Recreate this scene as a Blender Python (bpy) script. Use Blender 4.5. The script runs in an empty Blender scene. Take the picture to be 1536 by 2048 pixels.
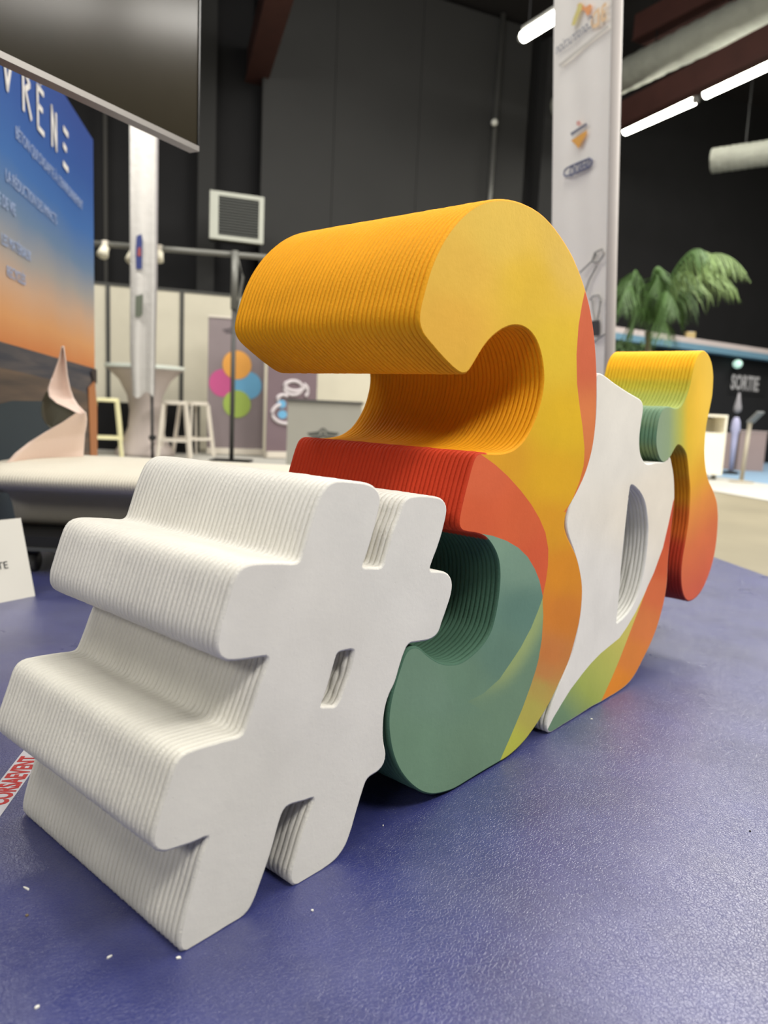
import bpy, bmesh, math, random
import numpy as np
from mathutils import Vector, Matrix, noise
from mathutils.geometry import delaunay_2d_cdt
from math import sin, cos, pi, radians

# ------------------------------------------------------------------ camera
F_PX, PITCH, ROLL, AZ = 1494.027, 0.1377666, 0.0459925, 0.8555436
H = 0.75
C = bpy.context.scene.collection
fwd = Vector((0, cos(PITCH), -sin(PITCH))); rgt = Vector((1, 0, 0)); upv = rgt.cross(fwd)
CR = rgt * cos(ROLL) + upv * sin(ROLL)
CU = upv * cos(ROLL) - rgt * sin(ROLL)
CF = fwd
CAM = Vector((0, 0, H))
cd = bpy.data.cameras.new('camera'); cam = bpy.data.objects.new('camera', cd); C.objects.link(cam)
M = Matrix((( CR.x, CU.x, -CF.x, CAM.x), (CR.y, CU.y, -CF.y, CAM.y), (CR.z, CU.z, -CF.z, CAM.z), (0, 0, 0, 1)))
cam.matrix_world = M
cd.sensor_fit = 'VERTICAL'; cd.sensor_height = 36.0; cd.sensor_width = 27.0
cd.lens = F_PX / 2048 * 36.0
cd.clip_start = 0.02; cd.clip_end = 200
cd.dof.use_dof = True; cd.dof.focus_distance = 1.45; cd.dof.aperture_fstop = 2.9
bpy.context.scene.camera = cam

# ------------------------------------------------------------------ light
sc = bpy.context.scene
sc.view_settings.view_transform = 'Standard'; sc.view_settings.look = 'None'
sc.view_settings.gamma = 1.0; sc.view_settings.use_curve_mapping = False
sc.view_settings.exposure = 0.0
w = bpy.data.worlds.new('hall_air'); sc.world = w; w.use_nodes = True
w.node_tree.nodes['Background'].inputs[0].default_value = (0.95, 0.97, 1.0, 1)
w.node_tree.nodes['Background'].inputs[1].default_value = 0.085

def area(name, loc, target, sx, sy, power, col=(1, 0.966, 0.905)):
    l = bpy.data.lights.new(name, 'AREA'); l.shape = 'RECTANGLE'; l.size = sx; l.size_y = sy
    l.energy = power; l.color = col
    o = bpy.data.objects.new(name, l); C.objects.link(o); o.location = loc
    d = Vector(target) - Vector(loc)
    o.rotation_euler = d.to_track_quat('-Z', 'Y').to_euler()
    return o
area('unseen_hall_light', (2.6, -1.2, 5.6), (0.5, 1.5, 0.5), 2.6, 1.2, 265)
area('unseen_hall_light', (-3.4, 0.2, 5.8), (-0.3, 1.5, 0.3), 2.4, 1.2, 90)
area('unseen_hall_light', (-3.2, -5.5, 4.8), (-0.8, 2.5, 0.2), 3.0, 1.4, 170)  # added light behind the camera, brightens bench base and letter sides
area('unseen_hall_light', (0.3, 2.6, 6.2), (0.3, 2.4, 0.0), 2.4, 1.2, 125)
def lamp_row(x, y, n, power):            # ceiling lamp strips continuing the rows of tubes seen in the frame
    for k in range(n):
        px_, py_ = x + .70 * k, y - 1.72 * k
        o = area('hall_strip_lamp', (px_, py_, 6.0), (px_, py_, 0), .7, 1.55, power); o.rotation_euler = (0, 0, radians(22))
lamp_row(3.75, 8.6, 5, 165)
lamp_row(6.4, 9.0, 4, 120)
area('unseen_hall_light', (-3.2, 7.4, 5.4), (-3.2, 8.6, 0.5), 3.0, 1.2, 240)
area('unseen_hall_light', (0.5, 9.0, 6.5), (0.5, 12.5, 2.5), 3.0, 1.2, 150)
area('unseen_hall_light', (9.0, 12.5, 6.2), (8.0, 13.5, 1.5), 4.0, 1.2, 190)

# ------------------------------------------------------------------ helpers
def ray(px, py):
    return CF + CR * ((px - 768) / F_PX) - CU * ((py - 1024) / F_PX)
def W(px, py, Y):
    d = ray(px, py); return CAM + d * (Y / d.y)
def atz(px, py, z=0.0):
    d = ray(px, py); return CAM + d * ((z - H) / d.z)
FLOOR = -0.04
Gd = Vector((cos(AZ), sin(AZ), 0)); Nd = Vector((-sin(AZ), cos(AZ), 0))
O0 = atz(372, 1902, 0.0)
def face_pt(px, py):
    d = ray(px, py); t = (O0 - CAM).dot(Nd) / d.dot(Nd); q = CAM + d * t
    return ((q - O0).dot(Gd), q.z)
def to_px(q):
    v = q - CAM; w_ = v.dot(CF)
    return (768 + F_PX * v.dot(CR) / w_, 1024 - F_PX * v.dot(CU) / w_)
def lin(c):
    return tuple(((x / 255) / 12.92 if x / 255 <= 0.04045 else ((x / 255 + 0.055) / 1.055) ** 2.4) for x in c[:3])

def mat(name, col, rough=0.6, metal=0.0, spec=0.5, emit=None, strength=0.0, bump=None, vary=None, srgb=True):
    m = bpy.data.materials.new(name); m.use_nodes = True; nt = m.node_tree; b = nt.nodes['Principled BSDF']
    c = lin(col) if srgb else col
    b.inputs['Base Color'].default_value = (*c, 1); b.inputs['Roughness'].default_value = rough
    b.inputs['Metallic'].default_value = metal; b.inputs['Specular IOR Level'].default_value = spec
    if emit:
        b.inputs['Emission Color'].default_value = (*lin(emit), 1); b.inputs['Emission Strength'].default_value = strength
    tc = nt.nodes.new('ShaderNodeTexCoord')
    n = nt.nodes.new('ShaderNodeTexNoise'); n.inputs['Scale'].default_value = (vary or (4, .06))[0]; n.inputs['Detail'].default_value = 4
    nt.links.new(tc.outputs['Object'], n.inputs['Vector'])
    v = (vary or (4, .06))[1]
    mx = nt.nodes.new('ShaderNodeMix'); mx.data_type = 'RGBA'
    mx.inputs[6].default_value = (*[x * (1 - v) for x in c], 1); mx.inputs[7].default_value = (*[min(1, x * (1 + v)) for x in c], 1)
    nt.links.new(n.outputs['Fac'], mx.inputs[0]); nt.links.new(mx.outputs[2], b.inputs['Base Color'])
    if bump:
        n2 = nt.nodes.new('ShaderNodeTexNoise'); n2.inputs['Scale'].default_value = bump[0]; n2.inputs['Detail'].default_value = 5
        nt.links.new(tc.outputs['Object'], n2.inputs['Vector'])
        bp = nt.nodes.new('ShaderNodeBump'); bp.inputs['Strength'].default_value = bump[1]; bp.inputs['Distance'].default_value = bump[2]
        nt.links.new(n2.outputs['Fac'], bp.inputs['Height']); nt.links.new(bp.outputs['Normal'], b.inputs['Normal'])
    return m

def tag(o, label=None, cat=None, group=None, kind=None):
    if label: o['label'] = label
    if cat: o['category'] = cat
    if group: o['group'] = group
    if kind: o['kind'] = kind
    return o
def thing(name, label, cat, loc, group=None):
    o = bpy.data.objects.new(name, None); C.objects.link(o); o.location = loc; o.empty_display_size = .1
    return tag(o, label, cat, group)
def root_loc(p):
    l = Vector((0, 0, 0))
    while p: l += p.location; p = p.parent
    return l
def mesh_obj(name, verts, faces, m, parent=None, smooth=False):
    """verts are world coordinates"""
    l = root_loc(parent)
    me = bpy.data.meshes.new(name); me.from_pydata([tuple(Vector(v) - l) for v in verts], [], faces)
    me.materials.append(m); me.validate(); me.update()
    if smooth: me.polygons.foreach_set('use_smooth', [True] * len(me.polygons))
    o = bpy.data.objects.new(name, me); C.objects.link(o)
    if parent: o.parent = parent
    return o
class MB:
    def __init__(s): s.v = []; s.f = []
    def add(s, v, f):
        n = len(s.v); s.v += [Vector(x) for x in v]; s.f += [tuple(i + n for i in q) for q in f]; return s
    def box(s, lo, hi, mtx=None):
        x0, y0, z0 = lo; x1, y1, z1 = hi
        v = [Vector(p) for p in ((x0,y0,z0),(x1,y0,z0),(x1,y1,z0),(x0,y1,z0),(x0,y0,z1),(x1,y0,z1),(x1,y1,z1),(x0,y1,z1))]
        if mtx: v = [mtx @ p for p in v]
        return s.add(v, [(0,3,2,1),(4,5,6,7),(0,1,5,4),(1,2,6,5),(2,3,7,6),(3,0,4,7)])
    def bar(s, a, b, wd, ht, up=Vector((0, 0, 1))):
        a = Vector(a); b = Vector(b); d = (b - a).normalized(); x = d.cross(up)
        if x.length < 1e-4: x = Vector((1, 0, 0))
        x.normalize(); u = x.cross(d)
        v = []
        for p in (a, b):
            for i, j in ((-1,-1),(1,-1),(1,1),(-1,1)): v.append(p + x * (i * wd / 2) + u * (j * ht / 2))
        return s.add(v, [(0,1,2,3),(7,6,5,4),(0,4,5,1),(1,5,6,2),(2,6,7,3),(3,7,4,0)])
    def tube(s, pts, r, n=12, cap=True):
        pts = [Vector(p) for p in pts]; rs = r if isinstance(r, (list, tuple)) else [r] * len(pts)
        base = len(s.v); vs = []; fs = []
        for i, p in enumerate(pts):
            d = (pts[min(i + 1, len(pts) - 1)] - pts[max(i - 1, 0)]).normalized()
            x = d.cross(Vector((0, 0, 1)))
            if x.length < 1e-3: x = Vector((1, 0, 0))
            x.normalize(); u = x.cross(d)
            for k in range(n):
                a = 2 * pi * k / n; vs.append(p + (x * cos(a) + u * sin(a)) * rs[i])
        for i in range(len(pts) - 1):
            for k in range(n):
                fs.append((i*n+k, i*n+(k+1) % n, (i+1)*n+(k+1) % n, (i+1)*n+k))
        if cap: fs.append(tuple(range(n))[::-1]); fs.append(tuple((len(pts)-1)*n+k for k in range(n)))
        return s.add(vs, fs)
    def lathe(s, c, prof, n=32):
        c = Vector(c); vs = []; fs = []
        for r, z in prof:
            for k in range(n): vs.append(c + Vector((r * cos(2*pi*k/n), r * sin(2*pi*k/n), z)))
        for i in range(len(prof) - 1):
            for k in range(n): fs.append((i*n+k, i*n+(k+1) % n, (i+1)*n+(k+1) % n, (i+1)*n+k))
        fs.append(tuple(range(n))[::-1]); fs.append(tuple((len(prof)-1)*n+k for k in range(n)))
        return s.add(vs, fs)
    def build(s, name, m, parent=None, smooth=False):
        return mesh_obj(name, s.v, s.f, m, parent, smooth)
def text(s, size, m, origin, xdir, ydir, parent, name='lettering', align='LEFT', sx=1.0, ext=.0008, bold=0.0):
    cu = bpy.data.curves.new(name, 'FONT'); cu.body = s; cu.size = size; cu.align_x = align; cu.extrude = ext; cu.offset = bold
    cu.resolution_u = 3
    tmp = bpy.data.objects.new('t', cu); C.objects.link(tmp)
    me = bpy.data.meshes.new_from_object(tmp.evaluated_get(bpy.context.evaluated_depsgraph_get()))
    bpy.data.objects.remove(tmp)
    xd = Vector(xdir).normalized(); yd = Vector(ydir).normalized(); zd = xd.cross(yd)
    l = root_loc(parent)
    for v in me.vertices:
        p = v.co.copy(); v.co = Vector(origin) + xd * (p.x * sx) + yd * p.y + zd * p.z - l
    me.materials.clear(); me.materials.append(m)
    o = bpy.data.objects.new(name, me); C.objects.link(o); o.parent = parent
    return o
random.seed(7); rng = np.random.default_rng(5)

# ------------------------------------------------------------------ setting
def mat_vinyl():
    m = bpy.data.materials.new('blue_vinyl'); m.use_nodes = True; nt = m.node_tree; b = nt.nodes['Principled BSDF']; L = nt.links.new
    tc = nt.nodes.new('ShaderNodeTexCoord')
    def nz(sc_, det, rough=.5):
        n = nt.nodes.new('ShaderNodeTexNoise'); n.inputs['Scale'].default_value = sc_; n.inputs['Detail'].default_value = det; n.inputs['Roughness'].default_value = rough
        L(tc.outputs['Object'], n.inputs['Vector']); return n
    def ramp(src, p0, c0, p1, c1):
        r = nt.nodes.new('ShaderNodeValToRGB'); r.color_ramp.elements[0].position = p0; r.color_ramp.elements[0].color = (*c0, 1)
        r.color_ramp.elements[1].position = p1; r.color_ramp.elements[1].color = (*c1, 1); L(src, r.inputs[0]); return r
    base = ramp(nz(3.5, 5, .6).outputs['Fac'], .35, (.016, .022, .120), .68, (.034, .042, .185))
    dust = ramp(nz(2.6, 9, .68).outputs['Fac'], .48, (0, 0, 0), .85, (.30, .30, .30))
    specks = ramp(nz(330, 1, .3).outputs['Fac'], .70, (0, 0, 0), .76, (.30, .30, .30))
    zone = ramp(nz(6, 4, .7).outputs['Fac'], .50, (0, 0, 0), .66, (1, 1, 1))
    ml = nt.nodes.new('ShaderNodeMath'); ml.operation = 'MULTIPLY'; L(specks.outputs[0], ml.inputs[0]); L(zone.outputs[0], ml.inputs[1])
    m1 = nt.nodes.new('ShaderNodeMix'); m1.data_type = 'RGBA'; L(dust.outputs[0], m1.inputs[0]); L(base.outputs[0], m1.inputs[6]); m1.inputs[7].default_value = (.22, .23, .36, 1)
    m2 = nt.nodes.new('ShaderNodeMix'); m2.data_type = 'RGBA'; L(ml.outputs[0], m2.inputs[0]); L(m1.outputs[2], m2.inputs[6]); m2.inputs[7].default_value = (.7, .7, .8, 1)
    L(m2.outputs[2], b.inputs['Base Color'])
    rr = ramp(nz(5, 6, .6).outputs['Fac'], .3, (.26, .26, .26), .75, (.40, .40, .40)); L(rr.outputs[0], b.inputs['Roughness'])
    b.inputs['Specular IOR Level'].default_value = .75
    b.inputs['Coat Weight'].default_value = .7; b.inputs['Coat Roughness'].default_value = .36
    b.inputs['Sheen Weight'].default_value = .10; b.inputs['Sheen Roughness'].default_value = .5; b.inputs['Sheen Tint'].default_value = (.75, .76, 1, 1)
    vo = nt.nodes.new('ShaderNodeTexVoronoi'); vo.feature = 'DISTANCE_TO_EDGE'; vo.inputs['Scale'].default_value = 185
    wob = nz(60, 3); av = nt.nodes.new('ShaderNodeMix'); av.data_type = 'VECTOR'; av.inputs[0].default_value = .012
    L(tc.outputs['Object'], av.inputs[4]); L(wob.outputs['Color'], av.inputs[5]); L(av.outputs[1], vo.inputs['Vector'])
    cr = ramp(vo.outputs['Distance'], .0, (0, 0, 0), .12, (1, 1, 1))
    fine = nz(420, 4, .6)
    ad = nt.nodes.new('ShaderNodeMath'); ad.operation = 'ADD'; L(cr.outputs[0], ad.inputs[0]); L(fine.outputs['Fac'], ad.inputs[1])
    bp = nt.nodes.new('ShaderNodeBump'); bp.inputs['Strength'].default_value = .5; bp.inputs['Distance'].default_value = .00055
    L(ad.outputs[0], bp.inputs['Height']); L(bp.outputs['Normal'], b.inputs['Normal']); L(bp.outputs['Normal'], b.inputs['Coat Normal'])
    return m
floor_m = mat('grey_concrete', (140, 132, 110), .45, bump=(30, .2, .002), vary=(1.2, .25))
MB().box((-16, -6, FLOOR - .1), (24, 26, FLOOR)).build('floor', floor_m)['kind'] = 'structure'
# vinyl mat: right edge goes through two points seen in the photo
e0 = atz(1536, 1153); e1 = atz(1430, 1115); ed = (e1 - e0).normalized(); ex = Vector((ed.y, -ed.x, 0))
if ex.x < 0: ex = -ex
p00 = e0 - ed * 6.0; 
cs = [p00 - ex * 8, p00, e0 + ed * 3.0, e0 + ed * 3.0 - ex * 8]
vm = MB(); vm.add([(p.x, p.y, FLOOR) for p in cs] + [(p.x, p.y, 0) for p in cs], [(3,2,1,0),(4,5,6,7),(0,1,5,4),(1,2,6,5),(2,3,7,6),(3,0,4,7)])
o = vm.build('vinyl_floor_mat', mat_vinyl()); tag(o, 'glossy violet-blue grained vinyl floor covering under the giant letters', 'floor mat')
white_carpet = mat('white_carpet', (186, 184, 176), .9); blue_carpet = mat('light_blue_carpet', (132, 160, 184), .9)
def strip(name, pxs, m, z, label):
    ps = [atz(x, y, FLOOR) for x, y in pxs]
    b = MB(); n = len(ps); b.add([(p.x, p.y, FLOOR) for p in ps] + [(p.x, p.y, FLOOR + z) for p in ps],
        [tuple(range(n))[::-1], tuple(range(n, 2*n))] + [(i, (i+1) % n, n + (i+1) % n, n + i) for i in range(n)])
    return tag(b.build(name, m), label, 'carpet')
strip('carpet', [(1240, 950), (1700, 1032), (1700, 995), (1240, 925)], white_carpet, .010, 'white carpet strip crossing the hall floor in front of the white cabinet')
strip('carpet', [(1240, 925), (1700, 995), (1700, 918), (1240, 914)], blue_carpet, .008, 'pale blue carpet in front of the dark exit booth')
strip('carpet', [(60, 950), (760, 985), (760, 915), (60, 893)], white_carpet, .010, 'white carpet under the roll-up banners and bar stools')

wall_m = mat('black_drape', (25, 25, 26), .95, vary=(2, .25))
panel_m = mat('charcoal_wall_panel', (48, 48, 47), .85, vary=(.8, .15))
WD = Vector((cos(radians(26)), sin(radians(26)), 0)); WN = Vector((-WD.y, WD.x, 0)); WA = Vector((-5, 11.9, 0))
def wallpt(px, off=0.0, base=WA):
    """point where the vertical plane of the back wall crosses image column px (at horizon)"""
    k = (px - 768) / F_PX; a = base + WN * off
    t = (k * a.y - a.x) / (WD.x - k * WD.y); return a + WD * t
def wallbox(px0, px1, off, th, z0, z1, name, m, parent=None):
    a = wallpt(px0, off); b = wallpt(px1, off); n = WN * th
    vs = [(p.x, p.y, z) for z in (z0, z1) for p in (a, b, b + n, a + n)]
    return MB().add(vs, [(0,3,2,1),(4,5,6,7),(0,1,5,4),(1,2,6,5),(2,3,7,6),(3,0,4,7)]).build(name, m, parent)
wallbox(-900, 2400, 0, .3, FLOOR, 8.2, 'wall_back', wall_m)['kind'] = 'structure'
o = MB().box((-16, -1.5, 8.0), (24, 26, 8.2)).build('ceiling', mat('dark_ceiling', (26, 22, 21), .95)); o['kind'] = 'structure'
# charcoal sliding wall
t = thing('sliding_wall', 'tall smooth charcoal wall panel behind the yellow numeral', 'wall panel', wallpt(500, -.35) * 1)
for k, (a, b) in enumerate(((505, 640), (641, 800), (801, 1003))):
    wallbox(a, b, -.35, .08, FLOOR, 7.9, 'panel', panel_m, t)
o = wallbox(385, 418, -.3, .1, FLOOR, 7.9, 'fabric_drape', mat('dark_grey_drape', (48, 48, 47), .95)); tag(o, 'narrow dark grey drape hanging right of the television edge', 'curtain')
o = wallbox(205, 212, -.3, .1, FLOOR, 7.9, 'fabric_drape', mat('dark_grey_drape', (58, 57, 54), .95)); tag(o, 'thin dark grey drape strip hanging between blue banner and white flag', 'curtain')
o = wallbox(1035, 1072, -.3, .5, FLOOR, 7.9, 'steel_column', mat('charcoal_column', (44, 44, 44), .8)); tag(o, 'dark charcoal column between charcoal wall panel and white logo flag', 'column')
# silver pole with white knob
pm = mat('brushed_grey_metal', (150, 150, 146), .35, .8)
yb = wallpt(990, -.7).y
t = thing('support_pole', 'slim light grey pole standing in front of charcoal wall', 'pole', W(979, 400, yb).xy.to_3d())
a = W(979, 400, yb); b = W(1009, 0, yb); d = (b - a) / (b.z - a.z)
MB().tube([a + d * (FLOOR - a.z), b + d * (7.9 - b.z)], .045, 10).build('pole', pm, t, True)
c_ = W(989, 245, yb - .1); MB().lathe(c_ - Vector((0, 0, .06)), [(.02, 0), (.055, .02), (.065, .06), (.05, .1), (.02, .12)], 12).build('knob', mat('white_knob', (225, 225, 215), .4), t, True)

# ------------------------------------------------------------------ the giant letters
HASH = [(759,994),(755,1022),(738,1087),(725,1125),(721,1137),(743,1139),(766,1137),(773,1118),(787,1069),(804,1024),(809,1006),(818,998),(834,995),(852,995),(870,997),(886,1003),(892,1017),(889,1038),(876.5,1085),(865,1115.6),(858,1136),(857,1144),(881,1146),(893,1149),(901,1159),(903,1172),(900,1190.6),(890,1222),(881,1247),(876.5,1263),(867,1272.6),(858,1277),(836,1281),(815.6,1286),(806,1306),(796,1337),(787.5,1366),(776.5,1388),(767,1422),(764,1462),(765,1485),(768.5,1502),(769.4,1516),(765,1530),(754,1542),(735.5,1553),(729.6,1563),(722.6,1584),(714,1612),(700,1661),(691,1687),(681.6,1703),(672,1716),(644,1738),(620.6,1754),(604,1764),(594,1769),(586,1766),(583,1756),(584,1743),(590,1724),(606,1668),(620.6,1626),(632,1592),(611,1598),(581,1606),(571,1611),(564,1621),(557,1640),(538.6,1706),(522,1755),(503,1806),(494,1822),(482,1834),(451,1852),(420,1873),(399,1886),(380,1898),(369,1902),(363,1895),(363,1876),(371,1838),(390,1768),(409,1702),(423,1668),(386,1682),(352,1693),(334,1699),(320,1699),(311,1692),(309,1680),(317,1646),(334,1592),(350,1538),(356,1524),(367,1512),(392,1502),(451,1484),(486,1473),(500,1440),(521,1375),(541,1310),(525,1310),(499,1314),(464,1318),(449,1316),(439,1304),(438,1280),(445,1250),(459,1201),(471,1161),(480,1143),(494,1134),(511,1131),(558,1129.5),(600,1127),(612,1095),(623,1056),(635,1017),(645,991),(654,976),(665,968),(680,965),(705,967),(731,970),(749,978)]
HASH_HOLE = [(674,1304),(683,1300),(706,1296),(711,1299),(709.4,1312),(700,1351),(690.6,1377),(683,1398),(677,1409),(671,1416),(655,1417),(639,1416),(640,1408),(645,1396),(659,1352),(667,1323)]
THREE = [(840,643),(841.6,620),(849,589),(863,540),(883,494),(909,454),(940,423),(969,407),(998,402),(1023,404),(1052,413),(1081,430),(1104,453),(1124,480),(1144,514),(1161,555),(1175,600),(1184,646),(1189.6,695),(1192.5,749),(1192.5,795),(1191,838),(1187,881),(1178,922),(1166,957),(1149,992),(1135,1016),(1129,1037),(1128,1056),(1132,1072),(1142,1093),(1152,1114),(1159,1140),(1163,1163),(1164,1183),(1163,1203),(1159,1238),(1149,1280),(1137,1321),(1119,1362),(1100.6,1401),(1083,1431),(1068,1454),(1047,1482),(1021,1507),(1000,1521),(974,1536),(939,1557),(911,1574),(890,1582),(869,1586),(850,1583.5),(833.7,1575),(815,1558),(798.6,1534),(787,1504),(781,1473),(779,1440),(783,1405),(791.6,1370),(803,1334),(808.6,1317),(815.6,1303),(825,1297),(837,1298),(853,1312),(876.5,1327),(898,1331.5),(921,1328),(945,1312),(966.6,1290),(983,1262),(992,1229),(999,1185),(1001,1142),(997,1114),(985,1088),(971,1072),(955,1065),(934,1061.6),(923,1058),(919,1047),(922,1025),(934,974),(945.5,931),(952.5,913),(959.5,908.6),(980,910),(1003,909.5),(1029,901),(1052,878),(1072,838),(1083.6,798),(1088.8,761),(1086.5,724),(1078,689),(1066.5,667),(1049,652),(1029,648),(1006,655),(983,672),(966,692),(952,715),(940,735),(934,743),(927,745),(917,741),(894.6,721),(866,689),(846,663)]
DEE = [(1196,750),(1204,751),(1229,769),(1253,785),(1271.6,796),(1281,802),(1285,809),(1285.6,821),(1282.5,840),(1279,865),(1278,888),(1280,909),(1285.6,923),(1293.4,930),(1301,930),(1312,927),(1326,926),(1334,919),(1339,914),(1343,930),(1346.6,951),(1348,974),(1348,1000),(1344,1039),(1339,1085),(1335.5,1124),(1333.5,1164),(1329,1196),(1321.6,1227.5),(1312,1259),(1298,1293),(1286,1317),(1271,1346),(1257,1365),(1238,1380.6),(1216,1394),(1200.6,1403),(1185,1411),(1157,1429),(1122.5,1450),(1107,1460),(1099,1463.5),(1095,1458),(1094,1449),(1100.6,1424),(1113,1388),(1129,1349),(1143,1315),(1152,1281),(1159,1245),(1163,1213),(1164,1181),(1162,1157),(1156.7,1127.5),(1148,1098),(1139,1073),(1135,1056),(1135,1040),(1142,1010),(1154,982),(1170,948),(1182.5,905.6),(1189,865),(1193,827),(1194,795),(1194,763)]
DEE_HOLE = [(1260.6,969.7),(1264,968),(1273,974),(1284,988),(1292,1009),(1296,1037),(1297,1055),(1296,1079),(1292,1118),(1284,1162),(1271.6,1201),(1256,1227.5),(1239,1244.5),(1232.5,1247.5),(1235,1219),(1239.5,1165),(1243,1118),(1247,1082),(1251,1045),(1256,1000)]
HOOK = [(1401,706),(1407,703.5),(1412,706),(1418,714),(1423.5,729),(1426,748),(1426,766),(1424,792),(1418,822),(1411.6,858),(1409,891),(1409.6,924),(1415,957),(1427,985),(1433.4,1006),(1435.6,1032),(1434.7,1058.7),(1431.4,1091.6),(1425,1124.6),(1415.6,1153.6),(1405,1177),(1393,1193),(1382,1200),(1375,1200),(1368,1190.5),(1363.5,1170.7),(1362.8,1144),(1365.5,1115),(1372,1078),(1377,1045),(1380,1006),(1380.6,976),(1378,946),(1376,924),(1373.4,908),(1368,897),(1361.5,890),(1356,888),(1351,893.6),(1343,908),(1336.5,919),(1330,923.6),(1323,921),(1318,912),(1314,897.5),(1312.7,878),(1314.7,858),(1318,838),(1323,824),(1330,817),(1338,815.5),(1345.7,818),(1352,819),(1360,815.8),(1367,806.6),(1373.4,792),(1379,775),(1384,752.5),(1389,730),(1395,714)]

def resample(px, step):
    P = np.array([face_pt(*p) for p in px]); n = len(P); out = []
    for i in range(n):                                   # centripetal Catmull-Rom
        p0, p1, p2, p3 = P[(i-1) % n], P[i], P[(i+1) % n], P[(i+2) % n]
        d01 = max(np.linalg.norm(p1-p0), 1e-4) ** .5; d12 = max(np.linalg.norm(p2-p1), 1e-4) ** .5; d23 = max(np.linalg.norm(p3-p2), 1e-4) ** .5
        m1 = (p2 - p1 + d12 * ((p1-p0)/d01 - (p2-p0)/(d01+d12))); m2 = (p2 - p1 + d12 * ((p3-p2)/d23 - (p3-p1)/(d12+d23)))
        for k in range(6):
            u = k / 6; out.append((2*u**3-3*u**2+1)*p1 + (u**3-2*u**2+u)*m1 + (-2*u**3+3*u**2)*p2 + (u**3-u**2)*m2)
    Q = np.array(out); D = np.linalg.norm(np.roll(Q, -1, 0) - Q, axis=1); S = np.concatenate([[0], np.cumsum(D)]); L = S[-1]
    N = int(L / step); t = np.arange(N) * L / N
    Qc = np.vstack([Q, Q[:1]])
    R = np.stack([np.interp(t, S, Qc[:, 0]), np.interp(t, S, Qc[:, 1])], 1)
    for _ in range(1): R = .25 * np.roll(R, 1, 0) + .5 * R + .25 * np.roll(R, -1, 0)
    return R
def area2(P): return .5 * np.sum(P[:, 0] * np.roll(P[:, 1], -1) - np.roll(P[:, 0], -1) * P[:, 1])
def inside(P, x, y):
    c = np.zeros(np.shape(x), bool); n = len(P); j = n - 1
    for i in range(n):
        xi, yi = P[i]; xj, yj = P[j]
        if yi != yj:
            c ^= ((yi > y) != (yj > y)) & (x < (xj - xi) * (y - yi) / (yj - yi) + xi)
        j = i
    return c
def S2W(s, z, d): return O0 + Gd * s + Vector((0, 0, z)) + Nd * d
def px_of(sz):
    return np.array([to_px(S2W(a, b, 0)) for a, b in sz])
def paint(samples, P):
    """smooth spray-paint gradient: samples are (x, y, srgb)"""
    if callable(samples): return samples(P)
    A = np.array([[s[0], s[1]] for s in samples], float); K = np.array([lin(s[2]) for s in samples])
    d2 = ((P[:, None, :] - A[None]) ** 2).sum(2) + 160.0
    w_ = 1 / d2 ** 1.8; w_ /= w_.sum(1, keepdims=True)
    return w_ @ K
def stops(t_, st):
    xs = [a for a, _ in st]; K = np.array([lin(c) for _, c in st])
    return np.stack([np.interp(t_, xs, K[:, i]) for i in range(3)], 1)
def sstep(x, a, b):
    u = np.clip((x - a) / (b - a), 0, 1); return u * u * (3 - 2 * u)
def curve_dist(P, cv):
    best = np.full(len(P), 1e9)
    for a, b in zip(cv[:-1], cv[1:]):
        a = np.array(a, float); d = np.array(b, float) - a; t_ = np.clip(((P - a) @ d) / (d @ d), 0, 1)
        best = np.minimum(best, np.linalg.norm(P - a - t_[:, None] * d, axis=1))
    return best
GAIN = 1.08
def letter_mat(name, cracks=0.0, rib=False):
    m = bpy.data.materials.new(name); m.use_nodes = True; nt = m.node_tree; b = nt.nodes['Principled BSDF']; L = nt.links.new
    at = nt.nodes.new('ShaderNodeAttribute'); at.attribute_name = 'paint'
    tc = nt.nodes.new('ShaderNodeTexCoord')
    n = nt.nodes.new('ShaderNodeTexNoise'); n.inputs['Scale'].default_value = 7; n.inputs['Detail'].default_value = 6; L(tc.outputs['Object'], n.inputs['Vector'])
    r = nt.nodes.new('ShaderNodeMapRange'); r.inputs[1].default_value = .3; r.inputs[2].default_value = .7; r.inputs[3].default_value = .93; r.inputs[4].default_value = 1.04; L(n.outputs['Fac'], r.inputs[0])
    mu = nt.nodes.new('ShaderNodeVectorMath'); mu.operation = 'SCALE'; L(at.outputs['Color'], mu.inputs[0]); L(r.outputs[0], mu.inputs['Scale'])
    L(mu.outputs[0], b.inputs['Base Color'])
    b.inputs['Roughness'].default_value = .62 if not rib else .75; b.inputs['Specular IOR Level'].default_value = .35
    g = nt.nodes.new('ShaderNodeTexNoise'); g.inputs['Scale'].default_value = 210 if rib else 55; g.inputs['Detail'].default_value = 6; g.inputs['Roughness'].default_value = .65; L(tc.outputs['Object'], g.inputs['Vector'])
    v = nt.nodes.new('ShaderNodeTexVoronoi'); v.inputs['Scale'].default_value = 45; L(tc.outputs['Object'], v.inputs['Vector'])
    pr = nt.nodes.new('ShaderNodeMapRange'); pr.inputs[1].default_value = .0; pr.inputs[2].default_value = .07; L(v.outputs['Distance'], pr.inputs[0])
    ad = nt.nodes.new('ShaderNodeMath'); ad.operation = 'MULTIPLY_ADD'; L(pr.outputs[0], ad.inputs[0]); ad.inputs[1].default_value = .0 if rib else .5; L(g.outputs['Fac'], ad.inputs[2])
    bp = nt.nodes.new('ShaderNodeBump'); bp.inputs['Strength'].default_value = .6 if rib else .35; bp.inputs['Distance'].default_value = .0034 if rib else .0016
    L(ad.outputs[0], bp.inputs['Height']); L(bp.outputs['Normal'], b.inputs['Normal'])
    return m
FACE_M = letter_mat('troweled_concrete_face'); RIB_M = letter_mat('printed_concrete_layers', rib=True)

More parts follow.
